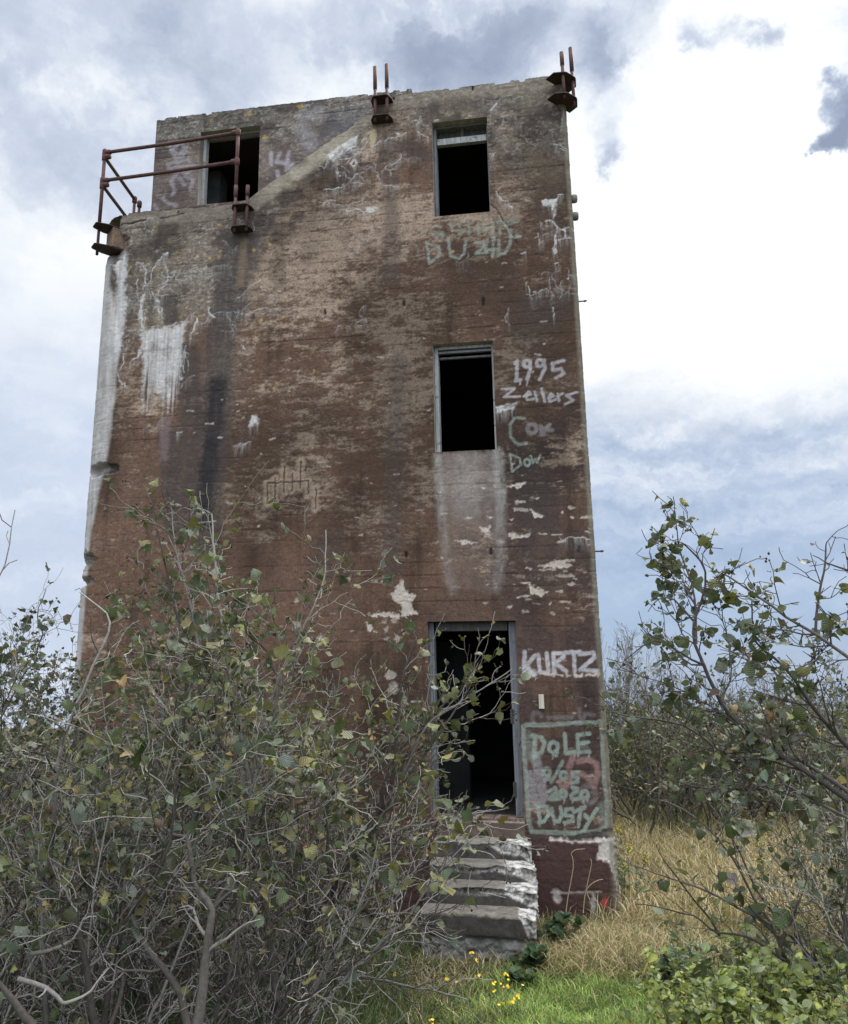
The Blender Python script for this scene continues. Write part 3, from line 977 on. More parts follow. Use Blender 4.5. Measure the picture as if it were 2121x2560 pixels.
    spray(SPRAY * .55, [circ(s_, (1130, 975), 30, 30), s_([(1185, 960), (1205, 1010)]), s_([(1190, 1010), (1245, 950)]), s_([(1215, 980), (1260, 985)])], .02, .5, .03)
    spray(MINT * .95, [s_([(985, 1140), (1000, 1252)]), s_([(985, 1140), (1048, 1170), (1056, 1212), (1002, 1255)]), circ(s_, (1097, 1198), 19, 22), s_([(1122, 1155), (1138, 1200), (1150, 1170), (1166, 1200), (1182, 1150)])], .010, .72, .016)
    # faded mint words below the top window
    s_ = T2
    spray(MINT * .95, [circ(s_, (705, 1155), 36, 32, 9, .3, 5.4), s_([(700, 1160), (745, 1165), (740, 1190)]), s_([(790, 1105), (802, 1150)]), s_([(842, 1112), (846, 1182)]), s_([(825, 1150), (880, 1148)]), s_([(900, 1108), (902, 1170)]),
                       s_([(957, 1108), (962, 1172)]), s_([(900, 1145), (962, 1138)]), s_([(990, 1102), (997, 1172)]), s_([(1042, 1098), (1047, 1160)]), s_([(990, 1140), (1045, 1130)]), s_([(1075, 1098), (1092, 1170)]),
                       s_([(1075, 1100), (1190, 1098)]), s_([(1120, 1120), (1150, 1108)])], .013, .55, .028, 0, .75)
    spray(MINT * 1.05, [s_([(645, 1225), (662, 1345)]), s_([(650, 1232), (718, 1245), (728, 1295), (664, 1348)]), s_([(775, 1200), (790, 1300), (840, 1322), (872, 1290), (882, 1215)]), s_([(940, 1226), (1000, 1215), (990, 1250), (942, 1290), (1012, 1284)]),
                        s_([(1012, 1208), (1000, 1270), (1062, 1260)]), s_([(1050, 1190), (1045, 1312)]), s_([(1122, 1120), (1155, 1160), (1150, 1232), (1120, 1285), (1070, 1304)]), s_([(1082, 1205), (1076, 1290)]), s_([(1168, 1190), (1212, 1186)])],
          .0125, .62, .028, 0, .5)
    # KURTZ
    s_ = T15
    spray(SPRAY, [s_([(195, 262), (192, 330), (192, 480)]), s_([(296, 292), (212, 390), (282, 480)]), s_([(322, 288), (340, 450), (392, 462), (420, 440), (402, 275)]),
                  s_([(465, 272), (472, 472)]), s_([(465, 272), (548, 275), (562, 312), (478, 365), (585, 440)]), s_([(572, 268), (712, 262)]), s_([(655, 268), (666, 445)]),
                  s_([(712, 282), (838, 270), (850, 312), (715, 430), (882, 440)])], .019, .82, .020, .10, .25)
    spray(SPRAY, [s_([(195, 440), (200, 475)]), s_([(260, 460), (285, 455)])], .035, .6, .035)
    line = pt.stroke(mk(), T15([(350, 466), (420, 470), (560, 475), (640, 484), (760, 478), (900, 470)]), .007, soft=.008, rag=.03)
    C = lerp(C, np.array((.42, .38, .34)), line * sst(fbm(U * 12, Z * 3, 311, 3), .35, .5))
    # faint words above the panel
    spray(SPRAY * .5, [circ(s_, (310, 880), 45, 50, 9, 2.2, 6.0), s_([(705, 800), (722, 890)]), s_([(745, 885), (765, 842), (845, 850)]), s_([(420, 880), (640, 870)]), s_([(560, 885), (600, 882)])], .016, .35, .03)
    # mint panel
    spray(SPRAY * .62, [s_([(300, 1260), (330, 1420), (352, 1560), (380, 1600), (352, 1650), (300, 1700)]), s_([(252, 1420), (268, 1580), (300, 1690)])], .048, .66, .04, 0, .45)
    spray(SPRAY * .45, [circ(s_, (790, 1600), 75, 85)], .018, .4, .03)
    spray(PINK * 1.25, [s_([(700, 1290), (790, 1268), (868, 1310), (882, 1400), (850, 1515), (785, 1440), (722, 1400)]), s_([(660, 1215), (610, 1350)]), s_([(520, 1480), (560, 1560), (640, 1400)])], .026, .5, .03, 0, .4)
    spray(MINT * .95, [s_([(180, 962), (210, 945), (440, 945), (640, 930), (860, 923), (905, 915), (922, 1000), (932, 1200), (942, 1450), (965, 1650), (968, 1830), (958, 1900), (880, 1942), (700, 1960), (440, 1955), (260, 1946), (238, 1870), (222, 1650),
                             (208, 1450), (190, 1200), (184, 1020), (180, 962)])], .021, .74, .018, .25, .3)
    spray(MINT * .8, [s_([(210, 1040), (220, 1240)]), s_([(270, 1080), (260, 1240)]), s_([(930, 1720), (945, 1860)])], .05, .42, .05, 0, .5)
    spray(MINT, [s_([(296, 1060), (282, 1222)]), s_([(270, 1048), (350, 1060), (382, 1125), (350, 1208), (286, 1228)]), circ(s_, (465, 1155), 42, 50), s_([(570, 1030), (582, 1212), (662, 1200)]),
                 s_([(690, 1040), (702, 1205), (800, 1198)]), s_([(690, 1040), (802, 1028)]), s_([(700, 1120), (792, 1108)])], .020, .80, .016, .35, .2)
    spray(MINT, [s_([(740, 1140), (780, 1180)])], .03, .25, .04)
    spray(MINT, [circ(s_, (402, 1388), 32, 36), s_([(432, 1400), (420, 1455), (385, 1462)]), s_([(552, 1288), (448, 1482)]), circ(s_, (560, 1422), 30, 34), s_([(700, 1388), (642, 1392), (642, 1430), (698, 1440), (690, 1480), (632, 1490)])], .017, .74, .016, .15, .25)
    spray(MINT, [s_([(420, 1572), (482, 1540), (492, 1572), (430, 1640), (522, 1642)]), s_([(450, 1610), (500, 1600)]), circ(s_, (556, 1592), 30, 34), s_([(642, 1532), (692, 1540), (682, 1572), (632, 1602), (642, 1640), (702, 1638)]), circ(s_, (757, 1600), 32, 34)],
          .019, .76, .016, .25, .2)
    spray(MINT * 1.05, [s_([(322, 1708), (342, 1862)]), s_([(318, 1700), (400, 1712), (422, 1772), (382, 1848), (332, 1868)]), s_([(450, 1728), (472, 1850), (520, 1850), (542, 1790), (532, 1718)]),
                        s_([(645, 1730), (582, 1742), (572, 1790), (640, 1802), (650, 1850), (570, 1862)]), s_([(652, 1762), (762, 1718)]), s_([(722, 1722), (702, 1878)]), s_([(760, 1788), (802, 1842)]),
                        s_([(872, 1728), (812, 1832), (738, 1955)])], .0185, .84, .013, .12, .15)

    # ---------------- foot of the wall: dark joint, maroon plinth with a broken corner
    zp = fac(1480, 2097)[1]
    plinth = sst(zp - Z, -.01, .01)
    C = lerp(C, np.array((.062, .036, .034)) * (1 + 0 * U)[..., None] * (.7 + .6 * fbm(U * 5, Z * 5, 321, 5, .6))[..., None], plinth * .9)
    spall = pt.poly(mk(), T6([(1290, 318), (1340, 300), (1440, 292), (1530, 268), (1545, 325), (1450, 330)]), soft=.02, rag=.03)
    C = lerp(C, np.array((.13, .12, .11)) * (.5 + fbm(U * 30, Z * 30, 325, 4, .7))[..., None], spall)
    joint = pt.stroke(mk(), T6([(1000, 325), (1150, 328), (1300, 325), (1530, 318)]), .007, soft=.012, rag=.02)
    C = lerp(C, np.array((.025, .022, .02)), joint * .8)
    wb = pt.poly(mk(), T6([(1470, 325), (1545, 315), (1565, 500), (1570, 720), (1530, 560), (1500, 470), (1440, 450), (1450, 370)]), soft=.02, rag=.04)
    pt.stroke(wb, T6([(1150, 330), (1300, 345), (1480, 340)]), .008, soft=.012, rag=.02)
    pt.poly(wb, T6([(1395, 640), (1425, 640), (1430, 800), (1400, 800)]), soft=.02, amp=.75)
    pt.stroke(wb, T6([(1190, 650), (1195, 690)]), .03, soft=.02, amp=.75)
    pt.stroke(wb, T6([(1160, 650), (1460, 648)]), .006, soft=.008, amp=.6)
    wcol = np.empty_like(C)
    wcol[:] = (.46, .44, .42)
    wcol *= (.55 + .85 * fbm(U * 30, Z * 30, 329, 4, .7))[..., None]
    C = lerp(C, wcol, wb)
    C = lerp(C, np.array((.45, .06, .07)), pt.stroke(mk(), T6([(1480, 705), (1478, 730)]), .018, soft=.02) * .7)
    # lichen-grey edge on the right arris
    ra_ = sst(U, UR - .08, UR - .03) * sst(U, UR + .25, UR + .10)
    C = lerp(C, np.array((.17, .165, .13)) * (.6 + .8 * fbm(U * 20, Z * 8, 331, 4))[..., None], ra_ * .7)

    # ---------------- relief
    rel = rel + .004 * EE - .004 * chips - .012 * dk - .02 * spall - .012 * gro + .02 * plinth - .02 * wb * plinth - .006 * wb
    rel = rel + .006 * (fbm(U * 20, Z * 20, 341, 4, .65) - .5)
    # broken pieces of the left arris
    for c_, su, sz_, dep in ((T3([(150, 1385)])[0], .34, .085, .12), (T3([(215, 1392)])[0], .16, .03, .05), (((190), (1400)), .20, .13, .20), ((178, 1452), .3, .06, .1), (RR1([(400, 1850)])[0], .18, .25, .07)):
        z_ = pt.zone(c_, su, sz_)
        hard = sst(z_ + .75 * (fbm(U * 9, Z * 11, 351, 5, .7) - .5), .28, .70) * (U < UL + RL + .15)
        rel -= dep * hard * (.75 + .5 * fbm(U * 16, Z * 22, 357, 4, .7))
        C = lerp(C, np.array((.22, .21, .20)) * (.35 + 1.2 * fbm(U * 22, Z * 30, 359, 4, .7))[..., None], hard * .8)
    topbreak = sst(Z + .25 * (fbm(U * 6, Z * 7, 365, 4, .7) - .5), ZDECK - .62, ZDECK - .35) * sst(UL + RL * .9 - U, 0, .25)
    rel -= .13 * topbreak * (.7 + .6 * fbm(U * 9, Z * 12, 367, 4, .7))
    C = lerp(C, C.mean(-1, keepdims=True) * np.array((1.06, 1.0, .93)), np.full_like(U, .04)) * np.array((1.07, 1.01, .95))
    # keep relief away from the openings
    for (u0, u1, z0, z1) in (UW, MW, DR):
        du = np.maximum(np.maximum(u0 - U, U - u1), 0)
        dz_ = np.maximum(np.maximum(z0 - Z, Z - z1), 0)
        rel *= sst(np.hypot(du, dz_), .0, .04)
    Zc = np.minimum(Z, ztop[None, :])
    V = TP(cu[None, :] + rel * nu[None, :] + 0 * Z, Zc, cd[None, :] + rel * nd[None, :])
    Nj, Ni = U.shape
    keep = zs[:-1, None] < np.maximum(ztop[:-1], ztop[1:])[None, :]
    um = (us[:-1] + us[1:]) / 2
    zm = (zs[:-1] + zs[1:]) / 2
    for (u0, u1, z0, z1) in (UW, MW, DR):
        keep &= ~((um[None] > u0) & (um[None] < u1) & (zm[:, None] > z0) & (zm[:, None] < z1))
    Q = [lattice(V, Nj, Ni, keep)]
    V = V.reshape(-1, 3)
    C = np.clip(C.reshape(-1, 3), .012, .8)
    VV, CC = [V], [C]
    nb = len(V)
    # top of the wall
    tt = np.linspace(0, 1, 5)
    inner = [TP(cu - nu * WT * t_, ztop + .012 * (vn(us * 14, us * 0 + 7 * t_, 361) - .5) * (t_ > 0), cd - nd * WT * t_) for t_ in tt]
    top = np.stack(inner)
    VV.append(top.reshape(-1, 3))
    CC.append(np.tile(np.array((.19, .175, .15)), (5 * Ni, 1)))
    Q.append(lattice(None, 5, Ni, np.ones((4, Ni - 1), bool)) + nb)
    nb += 5 * Ni
    # inside face of the front wall
    front = np.where(np.abs(nd + 1) < 1e-6)[0]
    # reveals
    for (u0, u1, z0, z1), colr in ((UW, (.27, .25, .22)), (MW, (.30, .27, .24)), (DR, (.17, .12, .10))):
        n_ = 24
        per = [(u0 + (u1 - u0) * i / n_, z0) for i in range(n_)] + [(u1, z0 + (z1 - z0) * i / n_) for i in range(n_)] + \
              [(u1 - (u1 - u0) * i / n_, z1) for i in range(n_)] + [(u0, z1 - (z1 - z0) * i / n_) for i in range(n_)]
        per = np.array(per)
        rings = np.stack([TP(per[:, 0], per[:, 1], np.full(len(per), d_)) for d_ in (0, .07, .14, .21, WT)])
        m_ = len(per)
        VV.append(rings.reshape(-1, 3))
        cr_ = np.tile(np.array(colr), (5 * m_, 1)) * (.7 + .6 * np.random.default_rng(3).random((5 * m_, 1)))
        CC.append(cr_)
        qd = [(i * m_ + j, i * m_ + (j + 1) % m_, (i + 1) * m_ + (j + 1) % m_, (i + 1) * m_ + j) for i in range(4) for j in range(m_)]
        Q.append(np.array(qd) + nb)
        nb += 5 * m_
    o = np_mesh('wall', np.concatenate(VV), np.concatenate(Q), None, M['wall'], None, True, np.concatenate(CC))
    onto(o)
    return o


build_facade()

# set-back upper wall with the doorway to the deck
UBL = np.mean([fac(393, 295, RD)[0], fac(378, 528, RD)[0]])
UBR = fac(1000, 240)[0]
ZUT = np.mean([fac(393, 295, RD)[1], fac(700, 262, RD)[1], fac(900, 239, RD)[1]])
print('upper', UBL, UBR, ZUT)


def build_upper_wall():
    us = gridlines(UBL, UBR, .0125, [DD[0], DD[1]])
    zs = gridlines(ZDECK - .3, ZUT, .0125, [DD[2], DD[3]])
    pt = Paint(us, zs, RD)
    U, Z = pt.U, pt.Z
    C, rel, inf = wall_colours(pt, True)
    # purple tint of old paint on the lower boards
    C = lerp(C, np.array((.13, .088, .08)), sst(ZUT - Z + .5 * (fbm(U * 2, Z * 3, 401, 4) - .5), .35, .8) * .45)
    C = lerp(C, np.array((.105, .10, .11)), pt.zone((880, 330), .5, .4) * .7)
    P = pt.new()
    s_ = T1
    for px in ([(700, 770), (660, 800), (690, 850), (740, 850), (765, 800), (750, 765)], [(660, 790), (720, 830), (770, 780)], [(640, 900), (700, 880), (780, 870), (820, 920), (780, 960), (680, 950), (640, 910)],
               [(700, 980), (660, 1020), (690, 1090), (670, 1120)], [(760, 990), (820, 1010), (800, 1080)], [(540, 1190), (560, 1230)], [(600, 1150), (640, 1180), (700, 1200)], [(720, 1000), (760, 1050)],
               [(640, 930), (830, 900)], [(700, 860), (710, 900)]):
        pt.stroke(P, s_(px), .012, soft=.035, amp=.42)
    for px in ([(1385, 820), (1390, 900)], [(1450, 820), (1425, 880), (1500, 900)], [(1515, 815), (1500, 930)], [(1430, 950), (1440, 990)], [(1500, 940), (1540, 900)]):
        pt.stroke(P, s_(px), .016, soft=.03, amp=.6)
    for px in ([(1620, 560), (1720, 520)], [(1600, 640), (1680, 760)]):
        pt.stroke(P, s_(px), .06, soft=.08, amp=.3)
    C = lerp(C, np.array((.40, .38, .42)), P * (.4 + .8 * fbm(U * 20, Z * 20, 411, 3)))
    for x, y in ((1345, 705), (1228, 530), (1600, 480)):
        C = lerp(C, np.array((.33, .23, .07)), pt.stroke(pt.new(), s_([(x, y)]), .03, soft=.025, rag=.03) * .65)
    ztop = ZUT + .030 * (fbm(us * 20, us * 0 + .3, 421, 4, .7) - .5) - .03 * (vn(us * 8, us * 0, 427) > .75)
    ztop[:4] -= .02
    for (u0, u1, z0, z1) in (DD,):
        du = np.maximum(np.maximum(u0 - U, U - u1), 0)
        dz_ = np.maximum(np.maximum(z0 - Z, Z - z1), 0)
        rel *= sst(np.hypot(du, dz_), .0, .04)
    V = TP(U, np.minimum(Z, ztop[None]), RD - rel)
    Nj, Ni = U.shape
    keep = np.ones((Nj - 1, Ni - 1), bool)
    um = (us[:-1] + us[1:]) / 2
    zm = (zs[:-1] + zs[1:]) / 2
    keep &= ~((um[None] > DD[0]) & (um[None] < DD[1]) & (zm[:, None] > DD[2]) & (zm[:, None] < DD[3]))
    Q = [lattice(None, Nj, Ni, keep)]
    VV, CC = [V.reshape(-1, 3)], [np.clip(C.reshape(-1, 3), .012, .8)]
    nb = len(VV[0])
    # top and left side going back
    ds = np.array([0, .1, 1.2, 3.4])
    top = np.stack([TP(us, ztop, RD + d_) for d_ in ds])
    VV.append(top.reshape(-1, 3))
    CC.append(np.tile((.19, .175, .15), (4 * Ni, 1)))
    Q.append(lattice(None, 4, Ni, np.ones((3, Ni - 1), bool)) + nb)
    nb += 4 * Ni
    zz = np.linspace(ZDECK - .3, ztop[0], 40)
    sd_ = np.stack([TP(np.full(40, UBL), zz, RD + d_) for d_ in ds])
    VV.append(sd_.reshape(-1, 3))
    CC.append(np.tile((.17, .15, .13), (160, 1)))
    Q.append(lattice(None, 4, 40, np.ones((3, 39), bool)) + nb)
    nb += 160
    u0, u1, z0, z1 = DD
    per = np.array([(u0, z0), (u1, z0), (u1, z1), (u0, z1)])
    rings = np.stack([TP(per[:, 0], per[:, 1], np.full(4, RD + d_)) for d_ in (0, .25)])
    VV.append(rings.reshape(-1, 3))
    CC.append(np.tile((.26, .245, .21), (8, 1)))
    Q.append(np.array([(j, (j + 1) % 4, 4 + (j + 1) % 4, 4 + j) for j in range(4)]) + nb)
    o = np_mesh('upper_wall', np.concatenate(VV), np.concatenate(Q), None, M['wall'], None, True, np.concatenate(CC))
    onto(o)


build_upper_wall()


def tbox(mb, u0, u1, z0, z1, d0, d1):
    P = lambda u, z, d: TP(u, z, d)
    A = [P(u0, z0, d0), P(u1, z0, d0), P(u1, z1, d0), P(u0, z1, d0)]
    B = [P(u0, z0, d1), P(u1, z0, d1), P(u1, z1, d1), P(u0, z1, d1)]
    mb.prism(A, B)


def tpart(name, mat, boxes, parent=tower, bevel=0.004):
    mb = MB()
    for b_ in boxes:
        tbox(mb, *b_)
    o = mb.build(name, mat, None, False, bevel)
    onto(o, parent)
    return o


UWING = fac(940, 300)[0]                     # left end of the front part of the top storey
tpart('roof_slab', M['rough'], [(UWING - .05, UR - .30, ZROOF - .28, ZROOF - .07, WT + .004, 4.45), (UBL + .27, UWING - .06, ZUT - .3, ZUT - .06, RD + .26, 4.3)], bevel=0)
tpart('deck_slab', M['rough'], [(UL + .30, UWING - .3, ZDECK - .33, ZDECK - .16, WT + .004, RD + .24)], bevel=0)
tpart('wing_wall', M['rough'], [(UWING - .22, UWING - .02, ZDECK - .2, ZROOF - .3, WT + .004, RD + .2)], bevel=0)
tpart('back_wall', M['rough'], [(UL + .02, UR - .02, -.5, ZDECK - .1, 4.5, 4.8), (UBL + .02, UR - .02, ZDECK - .1, ZROOF - .05, 4.5, 4.8)], bevel=0)

# dark rooms inside
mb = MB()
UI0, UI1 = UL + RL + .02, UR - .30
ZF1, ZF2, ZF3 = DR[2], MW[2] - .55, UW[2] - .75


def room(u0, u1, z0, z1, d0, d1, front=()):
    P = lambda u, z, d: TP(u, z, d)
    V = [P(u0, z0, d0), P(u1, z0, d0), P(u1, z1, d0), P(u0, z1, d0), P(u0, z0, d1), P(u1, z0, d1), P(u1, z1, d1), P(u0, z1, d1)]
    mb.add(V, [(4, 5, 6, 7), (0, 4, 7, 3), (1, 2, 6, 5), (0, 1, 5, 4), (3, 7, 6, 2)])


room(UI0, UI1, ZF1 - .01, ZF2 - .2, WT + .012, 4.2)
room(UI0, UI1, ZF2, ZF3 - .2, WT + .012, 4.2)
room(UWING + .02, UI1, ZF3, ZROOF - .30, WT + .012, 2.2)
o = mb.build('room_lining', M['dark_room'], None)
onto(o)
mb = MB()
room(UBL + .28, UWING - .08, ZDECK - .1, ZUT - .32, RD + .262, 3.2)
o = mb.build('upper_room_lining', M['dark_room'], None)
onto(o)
_a, _b = fac(*T1([(888, 960)])[0], RD + .9), fac(*T1([(1018, 935)])[0], RD + .9)
tpart('partition', M['room_wall'], [(_a[0] - .3, _b[0], ZDECK - .09, _a[1], RD + .9, RD + 1.2)])
_a, _b = fac(*T5([(330, 900)])[0], 1.3), fac(*T5([(480, 900)])[0], 1.3)
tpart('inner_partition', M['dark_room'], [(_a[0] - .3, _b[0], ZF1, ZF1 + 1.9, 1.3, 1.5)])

# ------------------------------------------------------------------ window and door frames
def frame(name, rect, mat, w, d0, d1, parent=tower, bottom=True, wl=None, wr=None, wt=None):
    u0, u1, z0, z1 = rect
    e = .003
    wl, wr, wt = wl or w, wr or w, wt or w
    bx = [(u0 + e, u0 + wl, z0 + e, z1 - e, d0, d1), (u1 - wr, u1 - e, z0 + e, z1 - e, d0, d1), ] + ([] if name == 'door_frame' else [(u0 + wl, u1 - wr, z1 - wt, z1 - e, d0 + .002, d1)])
    if bottom:
        bx.append((u0 + wl, u1 - wr, z0 + e, z0 + w * .8, d0 + .002, d1))
    return tpart(name, mat, bx, parent)


T5z = crop(1060, 280, .11494)                         # close crop of the top window
wf = frame('window_frame', UW, M['wood_grey'], .03, .10, .24, wl=.04, wr=.018, wt=.02)
wf['label'] = 'white window frame of the top storey with broken transom'
zz1 = fac(*T5z([(800, 260)])[0], .14)[1]
zz2 = fac(*T5z([(800, 560)])[0], .12)[1]
zz3 = fac(*T5z([(800, 690)])[0], .12)[1]
tpart('transom', M['wood_white'], [(UW[0] + .05, UW[1] - .022, zz3, zz2, .105, .165)], wf)
tpart('head_batten', M['wood_brown'], [(UW[0] + .05, UW[1] - .022, zz1 - .02, zz1 + .006, .14, .17)], wf)
tpart('boarding', M['wood_dark'], [(UW[0] + .05, UW[1] - .022, zz2 + .012, zz1 - .022, .20, .22)], wf)
um_ = fac(*T5z([(825, 350)])[0], .13)[0]
tpart('mullion', M['wood_dark'], [(um_ - .022, um_ + .022, zz2 + .01, zz1 + .02, .15, .195)], wf)
mf = frame('window_frame', MW, M['wood_white'], .024, .08, .22, wl=.05, wr=.024, wt=.04)
mf['label'] = 'white window frame of the middle storey with peeling jambs'
tpart('head_batten', M['wood_grey'], [(MW[0] + .052, MW[1] - .026, MW[3] - .085, MW[3] - .055, .10, .14), (MW[0] + .052, MW[1] - .026, MW[3] - .13, MW[3] - .105, .16, .20)], mf)
df = frame('door_frame', DR, M['wood_grey'], .075, .10, .26, bottom=False, wl=.055, wr=.085, wt=.06)
tpart('door_head', M['wood_dark'], [(DR[0] + .075, DR[1] - .10, DR[3] - .10, DR[3] - .003, .10, .26)], df)
hz = [fac(*T5([(808, 875)])[0])[1], fac(*T5([(830, 1395)])[0])[1]]
for z_ in hz:
    tpart('hinge_rebate', M['wood_dark'], [(DR[1] - .104, DR[1] - .07, z_ - .075, z_ + .075, .092, .12)], df, 0)
ddf = frame('deck_door_frame', DD, M['wood_white'], .03, RD + .1, RD + .2, wl=.05, wr=.02, wt=.02, bottom=False)
# wooden peg block fixed to the wall beside the door
pb = [fac(*T15([(350, 660)])[0]), fac(*T15([(345, 795)])[0])]
tpart('wood_block', M['wood_pale'], [(pb[0][0] - .028, pb[0][0] + .028, pb[1][1], pb[0][1], -.035, -.006)])

# ------------------------------------------------------------------ railing and its brackets
def bolt_plate(mb, u, z, ang, w0, w1, out, th=.012, d0=.05, dd=0.0):
    """horizontal steel plate standing out of the wall at (u,z); ang turns it in plan"""
    e1 = np.array([math.cos(ang), -math.sin(ang)])      # along the wall (u, d)
    e2 = np.array([-math.sin(ang), -math.cos(ang)])     # outwards
    pl = [(-w0, -d0), (w0, -d0), (w0, out * .45), (w1, out * .93), (w1 * .75, out), (-w1 * .75, out), (-w1, out * .93), (-w0, out * .45)]
    A, B = [], []
    for a_, b_ in pl:
        q_ = e1 * a_ + e2 * b_
        A.append(TP(u + q_[0], z, q_[1] + dd))
        B.append(TP(u + q_[0], z - th, q_[1] + dd))
    mb.prism(A, B)


def vrod(mb, u, d, z0, z1, r, k=10):
    mb.tube([TP(u, z0, d), TP(u, (z0 + z1) / 2, d), TP(u, z1, d)], r, k)


def bracket(label, u, zu, zl, ang, rods, w0=.14, w1=.10, out=.165, block=False, dd=0.0):
    br = empty('railing_bracket', TP(u, zl), tower)
    onto(br)
    br['label'] = label
    bpy.context.view_layer.update()
    for z_ in (zu, zl):
        m_ = MB()
        bolt_plate(m_, u, z_, ang, w0, w1, out, dd=dd)
        onto(m_.build('plate', M['iron'], None, False, .003), br)
    for (a_, b_, z0, z1, r) in rods:
        e1 = np.array([math.cos(ang), -math.sin(ang)])
        e2 = np.array([-math.sin(ang), -math.cos(ang)])
        q_ = e1 * a_ + e2 * b_
        m_ = MB()
        vrod(m_, u + q_[0], q_[1] + dd, z0, zu + .16 if z1 > zu + .2 else z1, r * .78)
        if z1 > zu + .2:
            vrod(m_, u + q_[0], q_[1] + dd, zu + .13, z1, r)
        onto(m_.build('rod', M['rust'], None, True), br)
    if block:
        m_ = MB()
        e1 = np.array([math.cos(ang), -math.sin(ang)])
        e2 = np.array([-math.sin(ang), -math.cos(ang)])
        A, B = [], []
        for a_, b_ in ((-.13, -.1), (.13, -.1), (.13, .075), (-.13, .075)):
            q_ = e1 * a_ + e2 * b_
            A.append(TP(u + q_[0], zu - .02, q_[1] + dd))
            B.append(TP(u + q_[0], zl + .004, q_[1] + dd))
        m_.prism(A, B)
        onto(m_.build('packing_block', M['iron_box'], None, False, .01), br)
    return br


B2 = (fac(607, 521, -.05), fac(607, 574, -.05))
B3 = (fac(955, 252, -.05), fac(955, 300, -.05))
zr = lambda px, py, d=-.1: fac(px, py, d)[1]
bracket('rusted bracket at the foot of the right railing post', B2[0][0], B2[0][1], B2[1][1], 0,
        [(-.075, .11, B2[1][1] - .07, B2[0][1] + .3, .026), (.085, .11, B2[1][1] - .06, zr(616, 466), .026)])
bracket('rusted bracket on the roof edge between the slope and the top window', B3[0][0], B3[0][1], B3[1][1], 0,
        [(-.075, .11, B3[1][1] - .06, zr(944.5, 168.5), .026), (.08, .11, B3[1][1] - .06, zr(965, 163.5), .026)])
# corner brackets stand out diagonally
zrt = (zr(1412, 196), zr(1418, 243))
bracket('rusted bracket sticking out of the top right roof corner', UR - .06, zrt[0] + .02, zrt[1] - .0, R(-45),
        [(-.08, .13, zrt[1] - .05, zr(1420.5, 137), .026), (.09, .13, zrt[1] - .09, zr(1436, 108), .026)], w0=.20, w1=.10, out=.19)
zlt = (zr(258, 560), zr(252, 612))
LPd = -.02
LPu = np.mean([fac(269, 374, LPd)[0], fac(259, 445, LPd)[0], fac(243, 552, LPd)[0]])
_o = np.array([math.cos(R(42)), -math.sin(R(42))]) * (-.06) + np.array([-math.sin(R(42)), -math.cos(R(42))]) * .20
bracket('rusted bracket with brown block at the top left corner', LPu - _o[0], zlt[0], zlt[1], R(42),
        [(-.06, .20, zlt[1] - .09, zlt[0] + .12, .024)], w0=.125, w1=.085, out=.28, block=True, dd=LPd - _o[1])

rail = empty('railing', TP(UL, ZDECK), tower)
onto(rail)
rail['label'] = 'rusty red pipe railing round the deck'
bpy.context.view_layer.update()
e2 = np.array([-math.sin(R(42)), -math.cos(R(42))]) * .20 + np.array([math.cos(R(42)), -math.sin(R(42))]) * (-.06)
PLu, PLd = LPu, LPd
ztl = fac(269, 374, PLd)[1]
zml = fac(259, 445, PLd)[1]
PRu, PRd = B2[0][0] - .075, -.11
ztr = fac(602, 338, PRd)[1]
zmr = fac(600, 410, PRd)[1]
ztop_r = (ztl + ztr) / 2
zmid_r = (zml + zmr) / 2


def pipe(name, pts, r=.0235, mat='rust', fit=()):
    m_ = MB()
    P = [TP(*p) for p in pts]
    m_.tube(P, r, 12)
    for i, p in enumerate(P):
        if i in fit:
            d_ = P[min(i + 1, len(P) - 1)] - P[max(i - 1, 0)]
    o_ = m_.build(name, M[mat], None, True)
    onto(o_, rail)
    return o_


pipe('post', [(PLu, zlt[0] + .02, PLd), (PLu, (zlt[0] + ztop_r) / 2, PLd), (PLu, ztop_r, PLd)])
pipe('post', [(PRu, B2[0][1] + .22, PRd), (PRu, ztop_r - .3, PRd), (PRu, ztop_r, PRd)])
pipe('top_rail', [(PLu, ztop_r, PLd), ((PLu + PRu) / 2, ztop_r - .012, (PLd + PRd) / 2), (PRu, ztop_r, PRd)], mat='rust')
pipe('middle_rail', [(PLu, zmid_r, PLd), ((PLu + PRu) / 2, zmid_r - .008, (PLd + PRd) / 2), (PRu, zmid_r, PRd)], mat='rust')
DB = .95
PBu = fac(338, 487, DB)[0]
pipe('side_rail', [(PLu + .0, ztop_r - .07, PLd), ((PLu + PBu) / 2, ztop_r - .07, (PLd + DB) / 2), (PBu, ztop_r - .07, DB)], mat='rust_grey')
pipe('side_rail', [(PLu + .0, zmid_r - .07, PLd), ((PLu + PBu) / 2, zmid_r - .07, (PLd + DB) / 2), (PBu, zmid_r - .07, DB)], mat='rust_grey')
pipe('post', [(PBu, ZDECK - .25, DB), (PBu, ZDECK + .4, DB), (PBu, ztop_r - .07, DB)], .021)
PBu2 = fac(350, 498, DB + .1)[0]
pipe('post', [(PBu2, ZDECK - .25, DB + .1), (PBu2, ZDECK + .4, DB + .1), (PBu2, ztop_r - .08, DB + .1)], .021)
